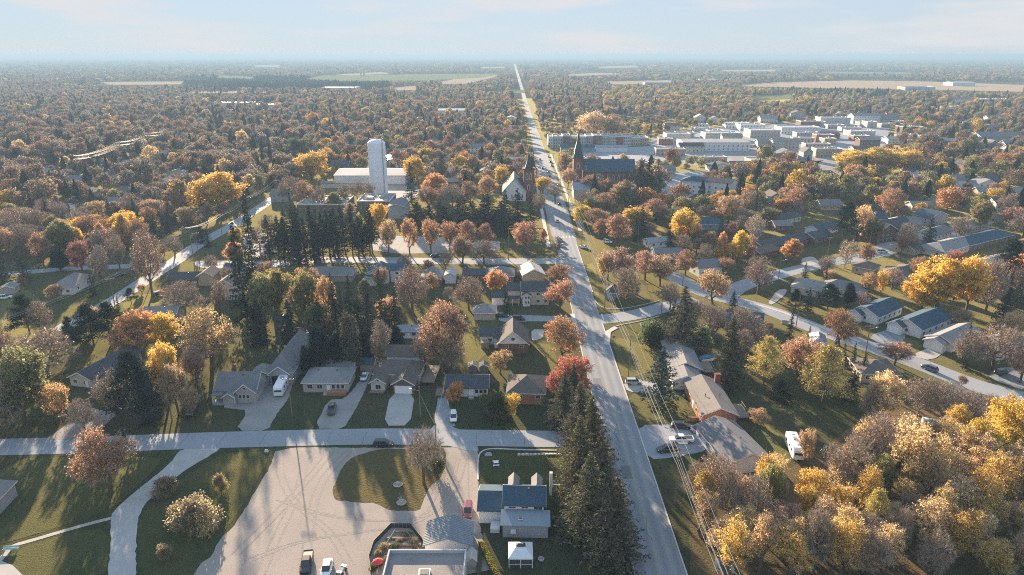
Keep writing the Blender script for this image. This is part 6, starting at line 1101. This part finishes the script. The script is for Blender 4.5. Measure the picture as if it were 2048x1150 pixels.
# houses along the further streets, half seen among the trees
FARH = []
def hides(x, y, H, lst, f=1.0):                       # would this tree stand in front of that spot?
    for t in (.25, .8):
        k = CAM_H / (CAM_H - H * t); X_, Y_ = x * k, y * k
        for hx, hy, hr in lst:
            if (hx - X_) ** 2 + (hy - Y_) ** 2 < (hr * f) ** 2: return True
    return False
WL, RF = ['white', 'cream', 'beige', 'grey', 'redbrick', 'brown', 'blue', 'tan'], ['grey', 'dark', 'brown', 'light', 'teal', 'grey', 'light', 'tan']
WN = dict(white='white', cream='cream', beige='beige', grey='grey', redbrick='red brick', brown='brown brick', blue='blue', tan='tan'); RN = dict(grey='grey', dark='charcoal', brown='brown', light='light grey', teal='blue-green', tan='tan')
def far_house(x, y, rz):
    w_, d_, h_ = rnd.uniform(10, 17), rnd.uniform(8, 11), rnd.choice([3, 3, 3.2, 5.6]); wl_, rf_ = rnd.choice(WL), rnd.choice(RF); r = empty('house', (x, y, 0), rz); bx, ro = block(r, -w_ / 2, -d_ / 2, w_, d_, h_, rnd.choice(['gx', 'gx', 'gy', 'hip']), rnd.uniform(2, 3.2), wl_, rf_)
    rowwins(r, bx, 'f', h_, n=3, w=1.4, hh=1.2)
    if rnd.random() < .5: chimney(ro, w_ * .2, 0, h_, h_ + 3.4)
    FARH.append((r, x, y, '%s house with %s roof' % (WN[wl_], RN[rf_]))); o = (x, y, w_ * .5); HOCC.append(o); occ_add((x, y, w_ * .62))
for row in range(-2, 12):
    Yr = 430 + row * 66 if row >= 0 else 430 + row * 44
    hw_ = .74 * axis_at(Yr); x = -hw_
    while x < hw_:
        x += rnd.uniform(17, 26)
        for s_ in (-1, 1):
            X_, Y_ = x + rnd.uniform(-3, 3), Yr + s_ * 15 + rnd.uniform(-4, 4); px, py = to_px(X_, Y_)
            if px < 640 and py < 330 and not (px > 430 and py > 200): continue
            if row < 0 and px < 1330: continue
            if rnd.random() > (.5 if px > 1250 and row < 6 else .30 if row < 8 else .2) or abs(X_ - 26) < 22 or (1090 < px < 1780 and 236 < py < 345): continue
            if not clear(X_, Y_, 9) or not occ_ok(X_, Y_, 11) or any(inside((X_, Y_), pg) for pg in OPENP + FPOLY): continue
            far_house(X_, Y_, rnd.choice([0, 0, .12, -.1, math.pi / 2]))
# low shops and sheds packed round the town centre
TB = []
for i in range(900):
    if len(TB) >= 32: break
    px, py = rnd.uniform(1300, 1860), rnd.uniform(238, 336); p = P(px, py)
    if not inside((px, py), [(1300,300),(1345,258),(1500,244),(1720,238),(1850,250),(1790,290),(1690,322),(1500,332),(1390,328)]) or not occ_ok(p.x, p.y, 12): continue
    w_, d_, h_ = rnd.uniform(12, 28), rnd.uniform(9, 16), rnd.choice([4, 4.5, 5, 6, 7.5]); wl_ = rnd.choice(['white', 'cream', 'beige', 'concrete', 'grey', 'redbrick', 'tan', 'brown']); rf_ = rnd.choice(['white', 'gravel', 'gravel', 'light', 'grey', 'metal', 'brown']); k_ = rnd.choice(['flat', 'flat', 'flat', 'gx'])
    r = empty('shop_building', p, rnd.uniform(-.08, .08)); bx, ro = block(r, -w_ / 2, -d_ / 2, w_, d_, h_, k_, .6 if k_ == 'flat' else 2.2, wl_, rf_); rowwins(r, bx, 'f', h_, n=int(w_ / 3.5), w=1.6, hh=1.3)
    if k_ == 'flat':
        for j in range(2): u, v_ = rnd.uniform(-w_ * .35, w_ * .3), rnd.uniform(-d_ * .3, d_ * .25); part(ro, 'roof_unit', GALV, (u, v_, h_ + .065, u + 1.6, v_ + 1.3, h_ + 1.3))
    TB.append((r, p.x, p.y, 'low %s building with %s roof' % (WN.get(wl_, wl_), dict(white='white', gravel='gravel', metal='metal').get(rf_, RN.get(rf_, rf_))))); occ_add((p.x, p.y, w_ * .52)); HOCC.append((p.x, p.y, w_ * .45))
cand = []
Y = 205.0
while Y < 1050:
    st = 8.2 + (Y - 200) * .0050; hw_ = .77 * axis_at(Y) + 8; x = -hw_
    while x < hw_:
        cx_, cy_ = x + rnd.uniform(-.45, .45) * st, Y + rnd.uniform(-.45, .45) * st; x += st
        cand.append((cx_, cy_))
    Y += st
cand.sort(key=lambda c: c[1]); STUFF = []; n_ind = 0
NEARFILL = [[tuple(P(*q)[:2]) for q in pg] for pg in ([(-40,560),(200,520),(480,430),(560,380),(1080,380),(1080,300),(-60,300)], [(1160,470),(1330,520),(1400,510),(1520,470),(1700,400),(1750,430),(2100,520),(2100,300),(1160,300)], [(1950,540),(2100,520),(2100,760),(2000,700)],
   [(-40,560),(250,560),(330,500),(480,480),(500,640),(360,640),(230,700),(-60,800)], [(1330,530),(1700,470),(2100,500),(2100,640),(1900,640),(1740,600),(1560,600),(1450,560)], [(1330,640),(1420,610),(1560,660),(1700,710),(1640,760),(1480,700)], [(800,530),(1090,530),(1090,640),(800,640)], [(500,560),(820,560),(820,720),(500,700)])]
for x, y in cand:
    px, py = to_px(x, y)
    zone = [i for i, pg in enumerate(NEARFILL) if inside((x, y), pg)]
    if y < 480 and not zone: continue
    yard = y < 480 and zone[0] >= 3
    dens = .88
    if yard: dens = .48 if px > 1100 else .42
    if 1090 < px < 1800 and 240 < py < 335: dens = .8
    if 330 < px < 640 and 195 < py < 225: dens = .3
    if rnd.random() > dens: continue
    k = pick(px, py); conif = k == 'spruce'; R_ = rnd.uniform(2.4, 4.4) if conif else rnd.choice([rnd.uniform(2.6, 4.2), rnd.uniform(3.8, 6.2), rnd.uniform(5.5, 8.4)]); H_ = rnd.uniform(10, 18) if conif else R_ * rnd.uniform(1.55, 2.3)
    if yard: R_ *= .62; H_ *= .66
    if 1090 < px < 1800 and 240 < py < 335: R_ *= .7; H_ *= .7
    if y > 650 and k in ('gold', 'orange') and rnd.random() < .5: k = 'bare'
    if not clear(x, y, R_) or not occ_ok(x, y, R_ * .60) or any(inside((x, y), pg) for pg in OPENP + FPOLY): continue
    if hides(x, y, H_, HOCC, .9 if yard else .75) and rnd.random() < (.96 if yard else .82): continue
    if any(abs(x - lx * y / ly) < 14 and 0 < ly - y < 26 for nm, lx, ly in LAND if nm in ('white water tower', 'brick church tower', 'long brick church', 'white apartment block')): continue
    occ_add((x, y, R_ * .60))
    if n_ind < 230: plant(x, y, H_, R_, k); n_ind += 1
    else: STUFF.append((x, y, H_, R_, k))
# distant woods
def nz(x, y): return math.sin(x * .0021 + 1.3) * math.cos(y * .0017 - .4) + .6 * math.sin(x * .0049 + y * .0031) + .4 * math.cos(x * .011 - y * .008)
for (y0, y1, st, big) in ((1050, 2300, 13.0, 1.0), (2300, 4200, 23, 1.6), (4200, 9500, 50, 3.0)):
    Y = y0
    while Y < y1:
        hw_ = .77 * axis_at(Y) + 20; x = -hw_
        while x < hw_:
            cx_, cy_ = x + rnd.uniform(-.5, .5) * st, Y + rnd.uniform(-.5, .5) * st; x += st
            if nz(cx_, cy_) > .95 and (Y > 1900 or rnd.random() < .6): continue
            if nz(cx_ * 2.7 + 900, cy_ * 2.7) > .8 and rnd.random() < .65: continue
            R0 = rnd.choice([rnd.uniform(3, 5), rnd.uniform(5, 7.5), rnd.uniform(7, 10)]) * big; H0 = rnd.uniform(7, 16) * (1 + .15 * (big - 1))
            if abs(cx_ - 25) < 12 + R0: continue
            if any(inside((cx_ * q_, cy_ * q_), pg) for pg in FPOLY for q_ in (1, CAM_H / (CAM_H - H0 * .5), CAM_H / (CAM_H - H0 * .95))) or (Y < 2500 and not occ_ok(cx_, cy_, 6)): continue
            if Y < 2500 and hides(cx_, cy_, H0, HOCC, .8): continue
            px, py = to_px(cx_, cy_); k = pick(px, py)
            if k in ('gold', 'orange', 'rust') and rnd.random() < .45: k = rnd.choice(['bare', 'olive', 'pinkbare'])
            if 370 < px < 780 and 158 < py < 186: k = 'spruce'
            if 1540 < px < 1780 and 176 < py < 200: k = rnd.choice(['spruce', 'spruce', 'olive'])
            if 1200 < px < 1620 and 186 < py < 215 and rnd.random() < .5: k = rnd.choice(['gold', 'olive', 'goldrust'])
            cf = k == 'spruce'; STUFF.append((cx_, cy_, H0 * (1.25 if cf else 1), R0 * (.55 if cf else 1), k))
        Y += st
def lod(name, seed, H, R, shape, n, size, hues, tr=.4, base=.12):
    rs = np.random.RandomState(seed); c = crown_points(rs, n, H, R, H * base, shape); st_ = np.array([[-.2,-.2,0],[.2,-.2,0],[.1,0,H*.6],[-.1,0,H*.6]], dtype=float)
    me = quad_mesh(name, [(quads_np(c, size * rs.uniform(.6, 1.4, n), rs), 4, 0), (st_, 4, 1)], [leaf_mat(name + '_leaf', trans=tr, objcol=False, rnd_hue=hues), BARK]); return bpy.data.objects.new(name, me)
pc = bpy.data.collections.new('woodland_kinds'); KI = {}
def cc(k, a=.8, b=1.2): return [tuple(v * a for v in C[k]), tuple(v * b for v in C[k])]
for i, (k, shp, hues) in enumerate((('rust', 'round', cc('rust', .55, .85) + cc('brown', .6, .9)), ('pinkbare', 'round', cc('grey', .45, .65) + cc('pink', .4, .62)), ('goldrust', 'oval', cc('tan', .5, .75) + cc('olive', .6, .9)), ('bare', 'vase', cc('grey', .32, .55) + cc('brown', .5, .8)), ('spruce', 'cone', cc('spruce') + cc('dark')), ('orange', 'round', cc('orange', .5, .75)), ('gold', 'round', cc('gold', .6, .85)), ('olive', 'oval', cc('olive')), ('pale', 'oval', cc('pale', .6, .9)))):
    for v in range(2): o = lod('kind_%02d' % (i * 2 + v), 300 + i * 2 + v, 1.0 * 10, 5.0, shp, 1500, .62, hues, .15 if k == 'spruce' else .4); pc.objects.link(o)
    KI[k] = i * 2
def woods(name, label, pts):
    me = bpy.data.meshes.new(name); me.vertices.add(len(pts)); me.vertices.foreach_set('co', np.array([(p[0], p[1], 0) for p in pts], dtype=np.float32).ravel())
    a = me.attributes.new('idx', 'INT', 'POINT'); a.data.foreach_set('value', np.array([KI[p[4]] + (hash((round(p[0]), round(p[1]))) & 1) for p in pts], dtype=np.int32))
    a = me.attributes.new('scl', 'FLOAT_VECTOR', 'POINT'); a.data.foreach_set('vector', np.array([(p[3] / 5, p[3] / 5, p[2] / 10) for p in pts], dtype=np.float32).ravel())
    a = me.attributes.new('rot', 'FLOAT_VECTOR', 'POINT'); a.data.foreach_set('vector', np.array([(0, 0, rnd.uniform(0, 6.28)) for p in pts], dtype=np.float32).ravel())
    o = bpy.data.objects.new(name, me); col.objects.link(o); tag(o, label, 'woodland', None, 'stuff')
    ng = bpy.data.node_groups.new(name, 'GeometryNodeTree'); ng.interface.new_socket('Geometry', in_out='INPUT', socket_type='NodeSocketGeometry'); ng.interface.new_socket('Geometry', in_out='OUTPUT', socket_type='NodeSocketGeometry')
    N, L = ng.nodes, ng.links; gi, go = N.new('NodeGroupInput'), N.new('NodeGroupOutput'); ip = N.new('GeometryNodeInstanceOnPoints'); ci = N.new('GeometryNodeCollectionInfo')
    ci.inputs['Collection'].default_value = pc; ci.inputs['Separate Children'].default_value = True; ci.inputs['Reset Children'].default_value = True
    def att(n, t): x = N.new('GeometryNodeInputNamedAttribute'); x.data_type = t; x.inputs[0].default_value = n; return x.outputs[0]
    ip.inputs['Pick Instance'].default_value = True; L.new(gi.outputs[0], ip.inputs['Points']); L.new(ci.outputs[0], ip.inputs['Instance']); L.new(att('idx', 'INT'), ip.inputs['Instance Index'])
    L.new(att('rot', 'FLOAT_VECTOR'), ip.inputs['Rotation']); L.new(att('scl', 'FLOAT_VECTOR'), ip.inputs['Scale']); L.new(ip.outputs[0], go.inputs[0])
    md = o.modifiers.new('scatter', 'NODES'); md.node_group = ng; return o
woods('distant_woodland', 'hazy autumn woods and town trees filling the distance', STUFF)
# ------------------------------------------------------------------ the air
hz = MB(); hz.box(-25500, -500, -1, 25500, 25500, 92); ho = hz.obj('haze', None); tag(ho, kind='stuff'); hm = bpy.data.materials.new('haze_air'); hm.use_nodes = True; hn = hm.node_tree; hn.nodes.clear()
pv = hn.nodes.new('ShaderNodeVolumePrincipled'); pv.inputs['Color'].default_value = (.21,.335,.47,1); pv.inputs['Density'].default_value = 2.2e-4; pv.inputs['Anisotropy'].default_value = .1; hout = hn.nodes.new('ShaderNodeOutputMaterial'); hn.links.new(pv.outputs[0], hout.inputs['Volume'])
ho.data.materials.clear(); ho.data.materials.append(hm)
# ------------------------------------------------------------------ labels that single each tree out
ORD = ['nearest', 'second nearest', 'third nearest', 'fourth nearest', 'fifth nearest', 'sixth nearest', 'seventh nearest', 'eighth nearest', 'ninth nearest', 'tenth nearest'] + ['%s nearest' % w for w in 'eleventh twelfth thirteenth fourteenth fifteenth sixteenth seventeenth eighteenth nineteenth twentieth'.split()]
grp = {}
for rt, x, y, H_, R_, look, cat, lab, gr in TREES:
    if lab: tag(rt, lab, cat, gr); continue
    nm, lx, ly = min(LAND, key=lambda l: (l[1] - x) ** 2 + ((l[2] - y) * .7) ** 2); u0 = to_px(x, y)[0] - to_px(lx, ly)[0]
    rel = ('left of' if u0 < 0 else 'right of') if abs(x - lx) > abs(y - ly) * .8 else ('in front of' if y < ly else 'behind')
    grp.setdefault((look, rel, nm), []).append((math.hypot(x - lx, y - ly), H_, rt, cat))
for (look, rel, nm), v in grp.items():
    v.sort(key=lambda t: t[0])
    for i, (d_, H_, rt, cat) in enumerate(v):
        sz = 'tall ' if H_ > 13 else 'small ' if H_ < 5 and cat == 'tree' else ''
        s_ = '%s%s %s the %s' % (sz, look, rel, nm)
        if len(v) > 1: s_ += ', %s such' % (ORD[i] if i < 20 else 'farther out')
        tag(rt, s_, cat, 'autumn trees of the town' if 'spruce' not in look and cat == 'tree' else ('conifers of the town' if cat == 'tree' else 'garden shrubs'))
hg = {}
for lst, gname, cat in ((FARH, 'houses along the further streets', 'house'), (TB, 'low buildings of the town centre', 'building')):
    for r, x, y, look in lst:
        nm, lx, ly = min(LAND, key=lambda l: (l[1] - x) ** 2 + ((l[2] - y) * .7) ** 2); u0 = to_px(x, y)[0] - to_px(lx, ly)[0]
        rel = ('left of' if u0 < 0 else 'right of') if abs(x - lx) > abs(y - ly) * .8 else ('in front of' if y < ly else 'beyond')
        hg.setdefault((look, rel, nm, gname, cat), []).append((math.hypot(x - lx, y - ly), r))
for (look, rel, nm, gname, cat), v in hg.items():
    v.sort(key=lambda t: t[0])
    for i, (d_, r) in enumerate(v): tag(r, '%s %s the %s%s' % (look, rel, nm, ', %s such' % ORD[min(i, 19)] if len(v) > 1 else ''), cat, gname)
# fallen leaves under the nearer trees
rs = np.random.RandomState(9); cs = []
for rt, x, y, H_, R_, look, cat, lab, gr in TREES:
    if y < 330 and cat == 'tree' and 'spruce' not in look and 'pine' not in look and 'cedar' not in look:
        n = int(R_ * R_ * 9); a_ = rs.uniform(0, 6.28, n); q_ = R_ * 1.5 * rs.uniform(0, 1, n) ** .6; cs.append(np.stack([x + np.cos(a_) * q_, y + np.sin(a_) * q_, np.full(n, .09) + rs.uniform(0, .03, n)], 1))
c = np.concatenate(cs); v = quads_np(c, rs.uniform(.10, .24, len(c)), rs, flat=.85); me = quad_mesh('fallen_leaves', [(v, 4, 0)], [LEAF]); o = ob('fallen_leaves', me); o.color = (.30, .19, .09, 1); tag(o, 'fallen brown and orange leaves scattered under the trees', 'leaves', None, 'stuff')
print('FARH', len(FARH), len(TB), 'leaves', len(c))
print('TREES', len(TREES), 'stuff', len(STUFF), 'objects', len(bpy.data.objects))
